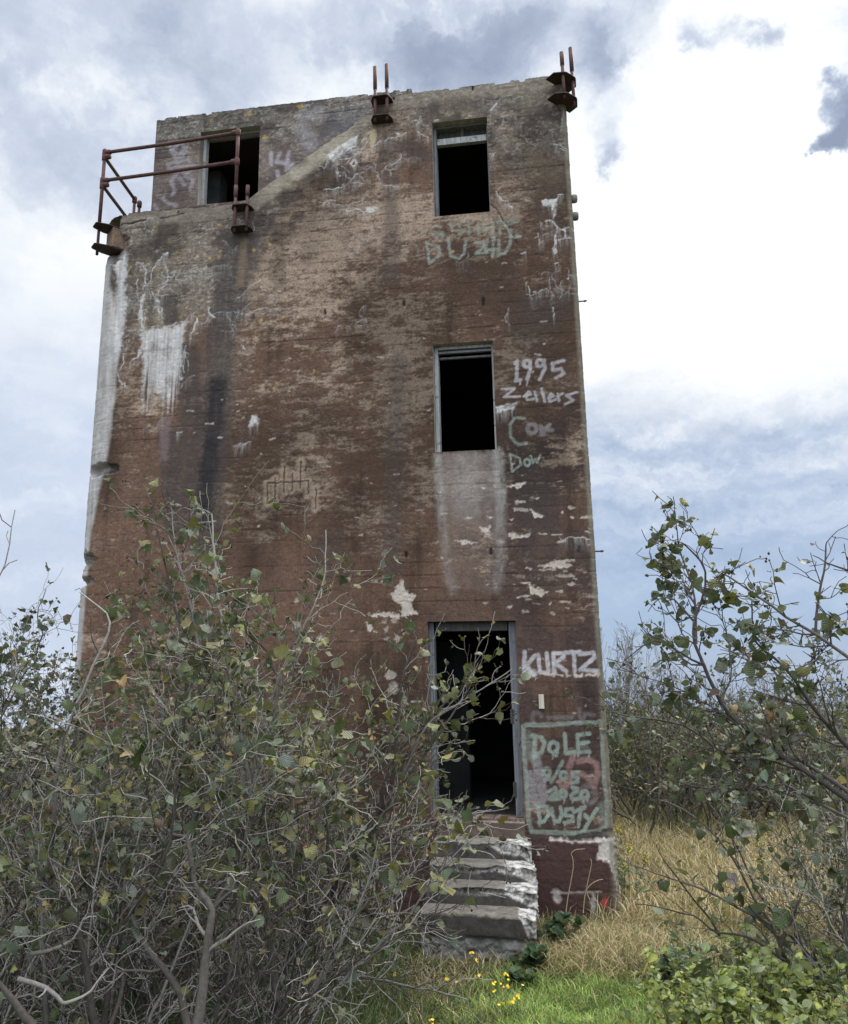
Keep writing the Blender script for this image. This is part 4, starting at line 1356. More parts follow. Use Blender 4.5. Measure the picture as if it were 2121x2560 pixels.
for (u_, z_, d_) in ((PLu, ztop_r, PLd), (PRu, ztop_r, PRd), (PLu, zmid_r, PLd), (PRu, zmid_r, PRd), (PLu, ztop_r - .07, PLd), (PLu, zmid_r - .07, PLd), (PBu, ztop_r - .07, DB), (PBu2, ztop_r - .08, DB + .1)):
    mbf = MB()
    mbf.tube([TP(u_, z_ - .055, d_), TP(u_, z_ - .05, d_), TP(u_, z_ + .03, d_), TP(u_, z_ + .045, d_)], [.030, .035, .035, .027], 12)
    e_ = .075 if d_ < .5 else 0
    if e_:
        sgn = 1 if u_ == PLu else -1
        mbf.tube([TP(u_, z_, d_), TP(u_ + sgn * .07, z_, d_), TP(u_ + sgn * .085, z_, d_)], [.035, .035, .030], 12)
    onto(mbf.build('pipe_fitting', M['rust'], None, True), rail)

# snapped form ties and bolts on the right arris
mbt = MB()
for px, py, L in ((1446, 742, .03), (1485, 1374, .03)):
    u_, z_ = UR - .03, fac(px, py)[1]
    m_ = MB()
    m_.tube([TP(u_, z_, .12), TP(u_ + .09, z_, .12), TP(u_ + .09 + L * .3, z_, .12), TP(u_ + .10 + L * .9, z_ + .003, .12)], [.008, .008, .015, .007], 8)
    onto(m_.build('tie_rod', M['iron'], None, True))
for px, py in ((1437, 485), (1440, 529)):
    u_, z_ = UR, fac(px, py)[1]
    m_ = MB()
    m_.tube([TP(u_ - .02, z_ + .0, .10), TP(u_ + .03, z_, .10), TP(u_ + .055, z_, .10), TP(u_ + .065, z_, .10)], [.05, .055, .05, .03], 10)
    onto(m_.build('bolt_head', M['rough'], None, True))

# ------------------------------------------------------------------ entrance steps (part of the tower)
def build_steps():
    st = empty('entrance_steps', TP(DR[0], 0), tower)
    onto(st)
    st['label'] = 'broken concrete steps below the doorway'
    bpy.context.view_layer.update()
    uL = fac(1052, 2283, -1.14)[0]
    noses = [(2053, -.05, 1313), (2104, -.33, 1330), (2160, -.60, 1337), (2216, -.87, 1343), (2283, -1.14, 1340)]
    pts = []
    for y, d, xr in noses:
        f = fac(1200, y, d)
        pts.append((f[1], d, fac(xr, y, d)[0]))
    for i, (z, d, ur) in enumerate(pts):
        znext = pts[i + 1][0] if i + 1 < len(pts) else -.45
        dback = .28 if i == 0 else pts[i - 1][1] + .03
        last = i == len(pts) - 1
        us = np.arange(uL, ur + .004, .011)
        rz = np.linspace(znext - .03, z, max(10, int((z - znext) / .011)))
        tr = np.linspace(d, dback, 16)[1:]
        prof_z = np.concatenate([rz, np.full(len(tr), z)])
        prof_d = np.concatenate([np.full(len(rz), d), tr])
        s = np.concatenate([rz - z, tr - d])                    # negative down the riser, positive on the tread
        Ug, Sg = np.meshgrid(us, s)
        Zg = np.repeat(prof_z[:, None], len(us), 1)
        Dg = np.repeat(prof_d[:, None], len(us), 1)
        sd = 600 + i * 20
        f = (Ug - uL) / (ur - uL)
        C = np.empty(Ug.shape + (3,))
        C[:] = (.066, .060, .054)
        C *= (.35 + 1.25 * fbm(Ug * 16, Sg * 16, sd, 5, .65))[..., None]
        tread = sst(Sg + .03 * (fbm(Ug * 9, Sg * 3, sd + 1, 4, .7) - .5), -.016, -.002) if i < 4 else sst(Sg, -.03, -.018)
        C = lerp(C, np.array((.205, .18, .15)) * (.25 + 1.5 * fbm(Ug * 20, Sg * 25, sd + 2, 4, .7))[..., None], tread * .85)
        if i == 0:
            C = lerp(C, np.array((.115, .082, .066)) * (.6 + .8 * fbm(Ug * 9, Sg * 9, sd + 3, 5, .6))[..., None], (1 - tread) * .85)
        # broken nose: ragged pale concrete, deeper towards the right end
        H = max(z - min(znext, z - .15), .05)
        H = min(H, .19)
        nz = fbm(Ug * 8, Sg * 2 + i * 3.1, sd + 5, 5, .68)
        amt = {0: 0 * f, 1: .75 * sst(f, .50, .72) + .5 * sst(f, .88, 1) - .08, 2: .42 + .35 * sst(f, .60, .98) + .4 * sst(f, .9, 1), 3: .40 + .55 * sst(f, .72, .97), 4: -.1 + 1.25 * sst(f, .82, .97)}[i]
        if i:
            depth = (amt + .5 * (nz - .5)) * H
            br = sst(Sg + depth, -.006, .006) * sst(amt + .4 * (nz - .5), .0, .12)
            if i < 4:
                br = br * (1 - tread * .75 * (f < .72))
            pale = .36 + .64 * sst(f + .3 * (nz - .5), .50, .80) if i in (2, 3) else 1.0
            cb = np.empty_like(C)
            cb[:] = np.array((.36, .34, .31)) + np.array((.12, .115, .11)) * sst(f, .62, .85)[..., None]
            cb *= ((.25 + 1.15 * sst(.5 * fbm(Ug * 11, Sg * 15, sd + 9, 4, .7) + .5 * fbm(Ug * 38, Sg * 48, sd + 10, 3, .7), .34, .62)) * pale)[..., None]
            C = lerp(C, cb, br)
            edge = np.exp(-((Sg + depth) / .008) ** 2) * sst(amt, .02, .12)
            C = lerp(C, np.array((.60, .57, .53)), edge * .25 * sst(f, .3, .6))
            cut = br * (.010 + .040 * (fbm(Ug * 24, Sg * 30, sd + 13, 5, .8) - .2))
            cut = cut + .11 * sst(f + .25 * (nz - .5), .86, 1.0) * fbm(Ug * 12, Sg * 10 + i, sd + 14, 4, .7)
        else:
            br = 0 * f
            cut = 0 * f
        rear = sst(np.repeat(prof_d[:, None], len(us), 1), dback - .05, dback) * (1 if i else 0)
        C = lerp(C, np.array((.5, .48, .44)), rear * tread * sst(fbm(Ug * 14, Sg * 8, sd + 15, 3), .45, .6) * (.6 if last else .3))
        base = np.zeros_like(f)
        if last:
            zb = fac(1200, 2343, d)[1]
            base = sst(zb - Zg, -.01, .02) * (Sg < 0)
            cb = np.empty_like(C)
            cb[:] = (.17, .165, .155)
            cb *= (.25 + 1.4 * fbm(Ug * 16, Zg * 22, sd + 17, 5, .7))[..., None]
            C = lerp(C, cb, base)
            cut = cut + base * (-.03 + .10 * fbm(Ug * 10, Zg * 12, sd + 19, 4, .65))
        tr_chip = .05 * sst(f, .86, 1.0) * fbm(Ug * 20, Sg * 20, sd + 21, 3)
        dd = Dg + np.where(Sg <= 0, cut, 0) + .004 * (fbm(Ug * 30, Sg * 30, sd + 23, 3) - .5)
        zz = Zg - np.where(Sg > -.004, br * .012 + .012 * sst(.03 - Sg, 0, .03) * nz, 0) + .004 * (fbm(Ug * 25, Sg * 25, sd + 27, 3) - .5) - (tr_chip if i else 0) - (.030 * np.exp(-(Sg / .035) ** 2) * sst(fbm(Ug * 6, Ug * 0 + i, sd + 41, 5, .7), .35, .75) if i else 0)
        edge_u = Ug - (f > .999) * (.07 * fbm(Sg * 14, Sg * 0 + i, sd + 29, 4, .75) + .02 * base)
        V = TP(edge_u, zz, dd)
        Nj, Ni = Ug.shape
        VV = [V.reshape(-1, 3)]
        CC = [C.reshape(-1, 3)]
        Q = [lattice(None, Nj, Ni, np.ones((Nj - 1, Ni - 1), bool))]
        nb = Nj * Ni
        # broken right end
        nr = len(rz)
        dl = np.linspace(0, 1, 22)
        e0 = np.stack([edge_u[:nr, -1], zz[:nr, -1], dd[:nr, -1]], -1)
        endv, endc = [], []
        for j in range(nr):
            dq = e0[j, 2] + (.25 - e0[j, 2]) * dl
            uq = e0[j, 0] - .03 + .13 * (fbm(dq * 9, 0 * dq + e0[j, 1] * 14, sd + 33, 5, .75) - .5) * (dl > 0)
            endv.append(TP(uq, np.full(22, e0[j, 1]), dq))
            endc.append(np.array((.46, .44, .41))[None] * (.12 + 1.5 * fbm(dq * 20, 0 * dq + e0[j, 1] * 22, sd + 37, 4, .7))[:, None])
        VV.append(np.concatenate(endv))
        CC.append(np.concatenate(endc))
        Q.append(lattice(None, nr, 22, np.ones((nr - 1, 21), bool)) + nb)
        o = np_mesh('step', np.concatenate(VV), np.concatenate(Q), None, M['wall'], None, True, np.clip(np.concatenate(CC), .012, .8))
        onto(o, st)


build_steps()


# ------------------------------------------------------------------ ground
def gz(x, y):
    x = np.asarray(x, float)
    y = np.asarray(y, float)
    h = .70 * (1 - sst(y, .3, 7.2))
    h = h + .10 * (fbm(x * .55 + 40, y * .55 + 40, 701, 3) - .5) * sst(np.hypot(x, y - 8), .5, 3)
    h = h + .25 * sst(y, 14, 26) * (fbm(x * .12 + 60, y * .12 + 60, 705, 3) - .35)
    h = h - .045 * np.maximum(0, y - 25) * (y > 25)
    return h - .03


def build_ground():
    ax = np.concatenate([-np.geomspace(900, 14, 22), np.arange(-13.6, 14, .28), np.geomspace(14.4, 900, 22)])
    ay = np.concatenate([-np.geomspace(300, 5, 14), np.arange(-4.6, 26, .28), np.geomspace(26.5, 1600, 26)])
    X, Y = np.meshgrid(ax, ay)
    Z = gz(X, Y)
    V = np.stack([X, Y, Z], -1).reshape(-1, 3)
    m, kk, b = principled('earth_and_thatch', .95, .1)
    co = objco(kk)
    a = kk.rng(kk.noise(co, 2.2, 5, .6), .35, .65)
    c = kk.mix(a, (.085, .072, .038), (.15, .125, .065))
    c = kk.mix(kk.rng(kk.noise(co, .8, 4, .6), .42, .6), c, (.045, .060, .022))
    c = kk.mix(kk.rng(kk.noise(co, 30, 4, .7), .5, .7), c, (.035, .03, .02))
    kk.put(b.inputs['Base Color'], c)
    bump(kk, b, kk.noise(co, 40, 4, .7), .8, .03)
    o = np_mesh('ground', V, lattice(None, len(ay), len(ax), np.ones((len(ay) - 1, len(ax) - 1), bool)), None, m)
    tag(o, kind='structure')


build_ground()

# ------------------------------------------------------------------ plants: materials
def leafmat(name, under=(1.25, 1.35, 1.3), trans=.28, rough=.55, vein=True):
    m = bpy.data.materials.new(name)
    m.use_nodes = True
    kk = NT(m.node_tree)
    out = kk.n('ShaderNodeOutputMaterial')
    b = kk.n('ShaderNodeBsdfPrincipled')
    b.inputs['Roughness'].default_value = rough
    b.inputs['Specular IOR Level'].default_value = .35
    c = attr(kk, 'Col')
    if vein:
        uv = kk.n('ShaderNodeAttribute', attribute_name='luv').outputs['Vector']
        sx = kk.n('ShaderNodeSeparateXYZ')
        kk.put(sx.inputs[0], uv)
        ax = kk.math('ABSOLUTE', sx.outputs[0])
        w = kk.math('SINE', kk.math('MULTIPLY', kk.math('SUBTRACT', sx.outputs[1], kk.math('MULTIPLY', ax, .32)), 46.0))
        v = kk.rng(w, .55, 1.0, 1.0, 1.28, False)
        c = kk.scalec(c, v)
        mid = kk.rng(ax, .0, .09, 1.35, 1.0, False)
        c = kk.scalec(c, mid)
        bump(kk, b, w, .35, .004)
    co = objco(kk)
    c = kk.scalec(c, kk.rng(kk.noise(co, 38, 4, .7), .25, .75, .72, 1.3, False))
    bf = kk.n('ShaderNodeNewGeometry').outputs['Backfacing']
    c = kk.mix(bf, c, kk.mix(.55, kk.vmath('MULTIPLY', c, under), (.13, .155, .12)))
    kk.put(b.inputs['Base Color'], c)
    tr = kk.n('ShaderNodeBsdfTranslucent')
    kk.put(tr.inputs[0], kk.vmath('MULTIPLY', c, (1.25, 1.2, .6)))
    mx = kk.n('ShaderNodeMixShader')
    mx.inputs[0].default_value = trans
    kk.nt.links.new(b.outputs[0], mx.inputs[1])
    kk.nt.links.new(tr.outputs[0], mx.inputs[2])
    kk.nt.links.new(mx.outputs[0], out.inputs[0])
    return m


M['leaf'] = leafmat('alder_leaf', trans=.15)
M['leaf2'] = leafmat('shrub_leaf', (1.1, 1.15, 1.1), .32, .5)
M['grass'] = leafmat('grass_blade', (1, 1, 1), .30, .7, False)
m, kk, b = principled('grey_bark', .9, .2)
co = objco(kk)
c = kk.scalec(attr(kk, 'Col'), kk.rng(kk.noise(co, 55, 5, .7), .25, .75, .6, 1.4, False))
c = kk.mix(kk.rng(kk.noise(co, 16, 5, .65), .64, .72), c, (.20, .205, .18))
kk.put(b.inputs['Base Color'], c)
bump(kk, b, kk.noise(kk.vmath('MULTIPLY', co, (1, 1, .35)), 90, 4, .7), .6, .006)
M['bark'] = m
M['cone'] = simple('dry_cone', (.022, .017, .013), (.05, .035, .025), 60, .9)
M['petal'] = simple('yellow_petal', (.72, .46, .02), (.80, .56, .03), 40, .6, None, .1)


# ------------------------------------------------------------------ plants: geometry
def unit(v):
    return v / (np.linalg.norm(v, axis=-1, keepdims=True) + 1e-9)


LV = np.array([0, .13, .36, .62, .85, 1.0])


def leaf_arrays(rng, P, D, Nn, size, wid, curl, fold, col, prof=(0, .33, .48, .42, .20, 0), jag=.19, wave=.085):
    """many leaves at once; returns verts, quads, tris, colours, uv"""
    n = len(P)
    D = unit(D)
    X = unit(np.cross(D, Nn))
    Nn = np.cross(X, D)
    pr = np.array(prof)
    loc = np.zeros((n, 14, 3))
    uv = np.zeros((14, 2))
    loc[:, :6, 1] = LV
    uv[:6, 1] = LV
    for k_, (sgn) in enumerate((-1, 1)):
        j = 6 + 4 * k_
        w = pr[1:5][None] * wid[:, None] * (1 + rng.normal(0, jag, (n, 4)))
        loc[:, j:j + 4, 0] = sgn * w
        loc[:, j:j + 4, 1] = LV[1:5] - .10 * w / .5 * 0 + rng.normal(0, .02, (n, 4))
        loc[:, j:j + 4, 2] = fold[:, None] * w + rng.normal(0, wave, (n, 4))
        uv[j:j + 4, 0] = sgn
        uv[j:j + 4, 1] = LV[1:5]
    y = loc[:, :, 1].copy()
    c_ = curl[:, None]
    ang = c_ * y
    loc[:, :, 1] = np.where(np.abs(c_) > .05, np.sin(ang) / np.where(np.abs(c_) > .05, c_, 1), y) 
    loc[:, :, 2] += np.where(np.abs(c_) > .05, -(1 - np.cos(ang)) / np.where(np.abs(c_) > .05, c_, 1), 0)
    loc *= size[:, None, None]
    V = P[:, None] + loc[..., 0:1] * X[:, None] + loc[..., 1:2] * D[:, None] + loc[..., 2:3] * Nn[:, None]
    q = []
    t = []
    for k_ in (0, 1):
        j = 6 + 4 * k_
        f_ = (lambda a: a) if k_ else (lambda a: a[::-1])
        t += [f_((0, j, 1)), f_((5, 4, j + 3))]
        q += [f_((1, j, j + 1, 2)), f_((2, j + 1, j + 2, 3)), f_((3, j + 2, j + 3, 4))]
    base = (np.arange(n) * 14)[:, None, None]
    Q = (np.array(q)[None] + base).reshape(-1, 4)
    T = (np.array(t)[None] + base).reshape(-1, 3)
    cc = np.repeat(col[:, None], 14, 1).copy()
    return V.reshape(-1, 3), Q, T, cc.reshape(-1, 3), np.tile(uv, (n, 1))


def tubes(branches, cols):
    """branches: list of (points, radii, sides); vectorised by length"""
    groups = {}
    for i, (P, r, k_) in enumerate(branches):
        groups.setdefault((len(P), k_), []).append(i)
    VV, QQ, CC = [], [], []
    nb = 0
    for (n, k_), ids in groups.items():
        P = np.stack([branches[i][0] for i in ids])
        r = np.stack([branches[i][1] for i in ids])
        c = np.stack([cols[i] for i in ids])
        t = np.empty_like(P)
        t[:, 1:-1] = P[:, 2:] - P[:, :-2]
        t[:, 0] = P[:, 1] - P[:, 0]
        t[:, -1] = P[:, -1] - P[:, -2]
        t = unit(t)
        mt = unit(t.mean(1))
        ref = np.where(np.abs(mt[:, 2:3]) < .8, np.array([[0, 0, 1.]]), np.array([[1., 0, 0]]))[:, None]
        a = unit(np.cross(t, ref))
        b_ = np.cross(t, a)
        th = np.arange(k_) * 2 * math.pi / k_
        V = P[:, :, None] + r[:, :, None, None] * (np.cos(th)[None, None, :, None] * a[:, :, None] + np.sin(th)[None, None, :, None] * b_[:, :, None])
        B = len(ids)
        idx = np.arange(B * n * k_).reshape(B, n, k_)
        nx = np.roll(idx, -1, 2)
        Q = np.stack([idx[:, :-1], nx[:, :-1], nx[:, 1:], idx[:, 1:]], -1).reshape(-1, 4) + nb
        VV.append(V.reshape(-1, 3))
        QQ.append(Q)
        CC.append(np.repeat(c[:, :, None], k_, 2).reshape(-1, 3))
        nb += B * n * k_
    return np.concatenate(VV), np.concatenate(QQ), np.concatenate(CC)


def rot_about(v, axis, ang):
    c, s_ = math.cos(ang), math.sin(ang)
    return v * c + np.cross(axis, v) * s_ + axis * np.dot(axis, v) * (1 - c)


def smooth_poly(P, step=.05):
    """resample a hand-set branch line with a Catmull-Rom curve"""
    P = np.array(P, float)
    Q = np.concatenate([[2 * P[0] - P[1]], P, [2 * P[-1] - P[-2]]])
    out = []
    for i in range(1, len(Q) - 2):
        n = max(2, int(np.linalg.norm(Q[i + 1] - Q[i]) / step))
        for t_ in np.linspace(0, 1, n, endpoint=False):
            a, b_, c, d = Q[i - 1], Q[i], Q[i + 1], Q[i + 2]
            out.append(.5 * ((2 * b_) + (c - a) * t_ + (2 * a - 5 * b_ + 4 * c - d) * t_ ** 2 + (3 * b_ - a - 3 * c + d) * t_ ** 3))
    out.append(P[-1])
    return np.array(out)


def sway(P, rng, amp):
    n = len(P)
    w = np.cumsum(rng.normal(0, 1, (n, 3)), 0)
    w -= np.linspace(0, 1, n)[:, None] * w[-1]
    return P + w * amp


class Grow:
    def __init__(s, rng, twig=1.0, leafy=1.0, leafsize=.049, leaf_lo=.9, leaf_hi=1.7, gap=(.085, .055, .045), zig=(.17, .21, .25), lenf=(.42, .45), minr=.0016, maxlevel=2, spread=1.0, sides=(7, 5, 4), zmax=99.):
        s.__dict__.update(locals())
        s.br = []
        s.lp, s.ld, s.ls = [], [], []
        s.tips = []

    def line(s, p, d, L, level):
        seg = (.075, .055, .04)[min(level, 2)]
        n = max(3, int(L / seg) + 1)
        g = s.rng.normal(0, s.zig[min(level, 2)], (n, 3))
        trop = np.array([0, 0, (.020, .022, .015)[min(level, 2)]])
        D = unit(d + np.cumsum(g * .75, 0) + g * .6 + np.arange(n)[:, None] * trop)
        return np.concatenate([[p], p + np.cumsum(D * (L / n), 0)])

    def add(s, P, r0, level, tip=.3):
        if level and P[-1][2] > s.zmax + .2 * s.rng.normal():
            return
        n = len(P)
        t = np.linspace(0, 1, n)
        r = np.maximum(r0 * (1 - t * (1 - tip)), s.minr)
        s.br.append((P, r, s.sides[min(level, 2)]))
        rng = s.rng
        seglen = np.linalg.norm(np.diff(P, axis=0), axis=1)
        cum = np.concatenate([[0], np.cumsum(seglen)])
        L = cum[-1]
        if level < s.maxlevel:
            gap = s.gap[level] / s.twig
            pos = (.22 if level == 0 else .15) * L
            while pos < L:
                i = min(np.searchsorted(cum, pos), n - 1)
                i = max(i, 1)
                f = pos / L
                d = unit(P[i] - P[i - 1])
                ax = unit(np.cross(d, rng.normal(0, 1, 3)))
                cd = rot_about(d, ax, rng.uniform(.55, 1.05) * s.spread)
                cd = unit(cd + (0, 0, .12))
                cl = L * s.lenf[level] * (1.05 - .62 * f) * rng.uniform(.45, 1.25)
                cl = min(cl, (1.3, .45)[level])
                if cl > .05:
                    C = s.line(P[i], cd, cl, level + 1)
                    s.add(C, r[i] * rng.uniform(.42, .62), level + 1)
                pos += gap * rng.uniform(.5, 1.6)
        if level >= 1:
            z = P[-1][2]
            den = np.clip((z - s.leaf_lo) / (s.leaf_hi - s.leaf_lo), .035, 1) * s.leafy
            nl = rng.poisson(max(.0, L * .72 / .042 * den * (.26 if level == 1 else .47)))
            if nl:
                f = 1 - .8 * rng.random(nl) ** 1.7
                ii = np.clip((f * (n - 1)).astype(int), 1, n - 1)
                d = unit(P[ii] - P[ii - 1])
                out = unit(d * .8 + rng.normal(0, .75, (nl, 3)))
                s.lp.append(P[ii] + out * .008)
                s.ld.append(out)
            s.tips.append(P[-1])

    def stem(s, P, r0, tip=.18):
        s.add(np.asarray(P, float), r0, 0, tip)


def leaf_palette(rng, n, mixv):
    pal = np.array([(.042, .056, .018), (.062, .072, .024), (.105, .100, .034), (.165, .155, .050), (.25, .195, .085), (.27, .15, .065), (.095, .062, .038), (.090, .102, .070)])
    w = np.array(mixv) / np.sum(mixv)
    ix = rng.choice(len(pal), n, p=w)
    c = pal[ix]
    leaf_palette.ix = ix
    return c * rng.uniform(.7, 1.3, (n, 1)) * (1 + rng.normal(0, .06, (n, 3)))


def finish_shrub(name, label, cat, group, base, g, leafmix=(5, 7, 9, 3.2, 2.6, .3, 2.6, 4), mat='leaf', cones=True, lsize=None, bark=((.060, .053, .045), (.27, .252, .225), (.075, .062, .053))):
    rng = g.rng
    base = np.array(base, float)
    root = empty(name, base)
    tag(root, label, cat, group)
    cols = []
    b0, b1, b2 = [np.array(c_) for c_ in bark]
    for P, r, k_ in g.br:
        t = np.clip((r - .001) / .012, 0, 1)[:, None]
        tone = rng.uniform(.65, 1.35)
        thin = b1 if rng.random() < .50 else b2
        cols.append((thin * (1 - t) + b0 * t) * tone)
    V, Q, C = tubes(g.br, cols)
    np_mesh('branches', V - base, Q, None, M['bark'], root, True, C)
    n = 0
    if g.lp:
        P = np.concatenate(g.lp)
        D = np.concatenate(g.ld)
        n = len(P)
        D = unit(D + np.array([0, 0, -.25]))
        N_ = unit(np.array([0, 0, 1.]) + rng.normal(0, .75, (n, 3)))
        size = (lsize or g.leafsize) * np.minimum(rng.lognormal(-.10, .45, n), 1.75)
        col = leaf_palette(rng, n, leafmix)
        dry = (rng.random(n) < .14) | np.isin(leaf_palette.ix, (4, 5, 6))
        curl = np.where(dry, rng.uniform(1.2, 3.2, n) * rng.choice([-1, 1], n), rng.normal(.5, .8, n))
        fold = np.where(dry, rng.uniform(.6, 1.6, n), rng.uniform(-.1, .5, n))
        wid = np.where(dry, rng.uniform(.5, .8, n), rng.uniform(.8, 1.12, n))
        size = np.where(dry, size * .85, size)
        V, Q, T, C, UVv = leaf_arrays(rng, P, D, N_, size, wid, curl, fold, col)
        np_mesh('foliage', V - base, Q, T, M[mat], root, True, C, uv=UVv)
    if cones and g.tips:
        tp = [t_ for t_ in g.tips if rng.random() < .10]
        VV, TT = [], []
        oc = np.array([(1, 0, 0), (0, 1, 0), (-1, 0, 0), (0, -1, 0), (0, 0, 1.3), (0, 0, -1.3)], float)
        ot = [(0, 1, 4), (1, 2, 4), (2, 3, 4), (3, 0, 4), (1, 0, 5), (2, 1, 5), (3, 2, 5), (0, 3, 5)]
        for t_ in tp:
            for _ in range(rng.integers(1, 5)):
                c_ = t_ + rng.normal(0, .012, 3)
                b_ = len(VV) * 6
                VV.append(c_ + oc * rng.uniform(.0045, .0075))
                TT += [tuple(i + b_ for i in f_) for f_ in ot]
        if VV:
            tag(np_mesh('cones', np.concatenate(VV) - base, None, np.array(TT), M['cone'], root, True), kind='stuff')
    print(name, 'branches', len(g.br), 'leaves', n)
    return root


def clump(g, base, n, h, lean=(0, 0), r=(.010, .022), tilt=(.05, .55), footprint=.16, az=None):
    rng = g.rng
    for i in range(n):
        a = rng.uniform(0, 6.283) if az is None else rng.uniform(*az)
        tl = rng.uniform(*tilt)
        d = unit(np.array([math.sin(tl) * math.cos(a) + lean[0], math.sin(tl) * math.sin(a) + lean[1], math.cos(tl)]))
        p = np.array(base) + (rng.normal(0, footprint), rng.normal(0, footprint), -.08)
        L = h * rng.uniform(.72, 1.08) / max(d[2], .55)
        P = g.line(p, d, L, 0)
        keep = np.argmax(P[:, 2] > g.zmax) if (P[:, 2] > g.zmax).any() else len(P)
        P = P[:max(6, keep)]
        g.stem(P, rng.uniform(*r))


ALD = 'tangle of alder shrubs in front of the tower'


def alder(seed, x, y, h, n, label, lean=(0, 0), heroes=(), name='alder_shrub', group=ALD, r=(.007, .018), mix=None, cat='shrub', tilt=(.08, .72), **kw):
    n = n + 3
    rng = np.random.default_rng(seed)
    base = (x, y, float(gz(x, y)))
    lo = base[2] + h * .34
    p = dict(leaf_lo=lo, leaf_hi=base[2] + h * .88)
    p.update(kw)
    g = Grow(rng, **p)
    clump(g, base, n, h, lean, r, tilt)
    for pts, r0 in heroes:
        g.stem(sway(smooth_poly(pts), rng, .0035), r0, .22)
    a = dict(leafmix=mix) if mix else {}
    return finish_shrub(name, label, cat, group, base, g, **a)


def A(pxs, Y0, Y1=None):
    Y1 = Y0 if Y1 is None else Y1
    m_ = len(pxs)
    return [at(x, y, Y0 + (Y1 - Y0) * i / max(1, m_ - 1)) for i, (x, y) in enumerate(pxs)]


TK = crop(0, 1860, .4023)
tk = [(A(TK([(1225, 1760), (1270, 1500), (1310, 1200), (1330, 1010), (1240, 905), (1200, 830), (1170, 590), (1080, 560), (980, 490)]), 3.5, 3.8), .022),
      (A(TK([(1170, 1760), (1090, 1480), (960, 1320), (870, 1180), (830, 1000), (860, 820), (900, 640)]), 3.7, 4.0), .018),
      (A(TK([(1330, 1010), (1400, 900), (1450, 880), (1520, 800)]), 3.7, 3.9), .011)]
tk2 = [(A(TK([(600, 1760), (540, 1400), (480, 1130), (460, 1020), (300, 880), (150, 680), (90, 600)]), 3.6, 3.8), .016),
       (A(TK([(640, 1760), (690, 1400), (730, 1180), (620, 1040), (540, 880), (520, 760), (400, 640)]), 3.8, 4.0), .015),
       (A(TK([(290, 1760), (270, 1400), (250, 1100), (220, 800), (200, 600)]), 3.7, 3.8), .012),
       (A(TK([(220, 1760), (90, 1600), (0, 1490), (-80, 1380)]), 3.3), .017),
       (A(TK([(190, 1300), (360, 1270), (460, 1200), (520, 1100), (600, 1070)]), 3.6), .010),
       (A(TK([(120, 1460), (300, 1510), (400, 1590), (480, 1580), (580, 1530), (640, 1430), (680, 1390)]), 3.4), .010)]
h1 = [([np.array((-.85, 4.55, .2))] + A([(700, 2427), (787, 2293), (850, 2193), (893, 2110), (950, 2003), (977, 1927), (985, 1840), (1005, 1700), (1040, 1600)], 4.6, 4.9), .026),
      (A([(850, 2193), (960, 2040), (1071, 1820), (1142, 1765), (1178, 1743), (1231, 1711), (1281, 1672)], 4.75, 5.0), .013),
      (A([(893, 2110), (1000, 1960), (1090, 1850), (1150, 1760), (1185, 1700), (1195, 1620), (1215, 1590)], 4.8, 5.2), .011),
      (A([(900, 2150), (1000, 2075), (1060, 2060), (1150, 2040), (1214, 2030), (1264, 2022)], 4.8, 5.0), .010)]
alder(11, -.95, 4.55, 1.95, 4, 'leaning alder shrub whose twigs cross the dark doorway', (.05, .0), h1, tilt=(.08, .5), zmax=2.85)
h2 = [(A([(690, 2500), (668, 2330), (640, 2150), (600, 1850), (560, 1620), (535, 1400), (530, 1285)], 4.3, 4.6), .017),
      (A([(560, 2500), (600, 2200), (640, 1900), (700, 1700), (790, 1500), (812, 1410), (815, 1325)], 4.4, 4.8), .015)]
alder(12, -1.25, 4.25, 2.1, 8, 'tall alder shrub with thick grey stems left of the doorway', (0, 0), h2 + tk, zmax=3.36)
h3 = [(A([(400, 2400), (440, 2050), (470, 1700), (430, 1480), (395, 1350), (385, 1262)], 4.7, 4.9), .017),
      (A([(470, 2450), (480, 2100), (520, 1800), (475, 1540), (440, 1390), (428, 1262)], 4.6, 4.8), .015)]
alder(13, -2.0, 4.75, 2.05, 7, 'tallest alder shrub below the white lime stain', (0, 0), h3, zmax=3.46)
alder(14, -2.3, 3.85, 1.6, 7, 'alder shrub at the left edge with grey crooked stems', (-.05, 0), [(A([(120, 2300), (150, 1900), (220, 1700), (270, 1560), (200, 1480)], 3.9, 4.0), .014)], zmax=2.85)
alder(15, -1.15, 5.7, 2.45, 8, 'alder shrub between the tall shrub and the tower wall', zmax=3.45)
alder(16, -2.0, 6.0, 2.2, 9, 'alder shrub close to the foot of the stained wall', zmax=3.62)
alder(17, -2.75, 5.5, 2.5, 8, 'alder shrub before the left corner of the tower', zmax=3.05)
alder(18, -3.4, 6.6, 2.9, 11, 'alder shrub beside the left corner of the tower', zmax=3.05)
alder(19, -.95, 6.3, 1.75, 4, 'low alder shrub left of the broken steps', (.02, 0), tilt=(.05, .55), zmax=2.80)
alder(20, -1.65, 3.55, 1.65, 2, 'nearest alder shrub with thick bare lower stems', (0, 0), tk2)
alder(21, -1.55, 7.3, 2.1, 7, 'hindmost alder shrub against the lower wall', zmax=2.90)
alder(22, -1.85, 2.95, .9, -2, 'near alder sprig reaching in from the left edge', (-.12, 0), [(A([(-160, 2300), (-140, 1800), (-80, 1560), (10, 1400), (38, 1275)], 2.7), .007), (A([(-160, 2100), (-130, 1500), (-60, 1180), (-12, 1060)], 2.7), .007)], tilt=(.05, .2), leafy=2.2, lenf=(.16, .3))

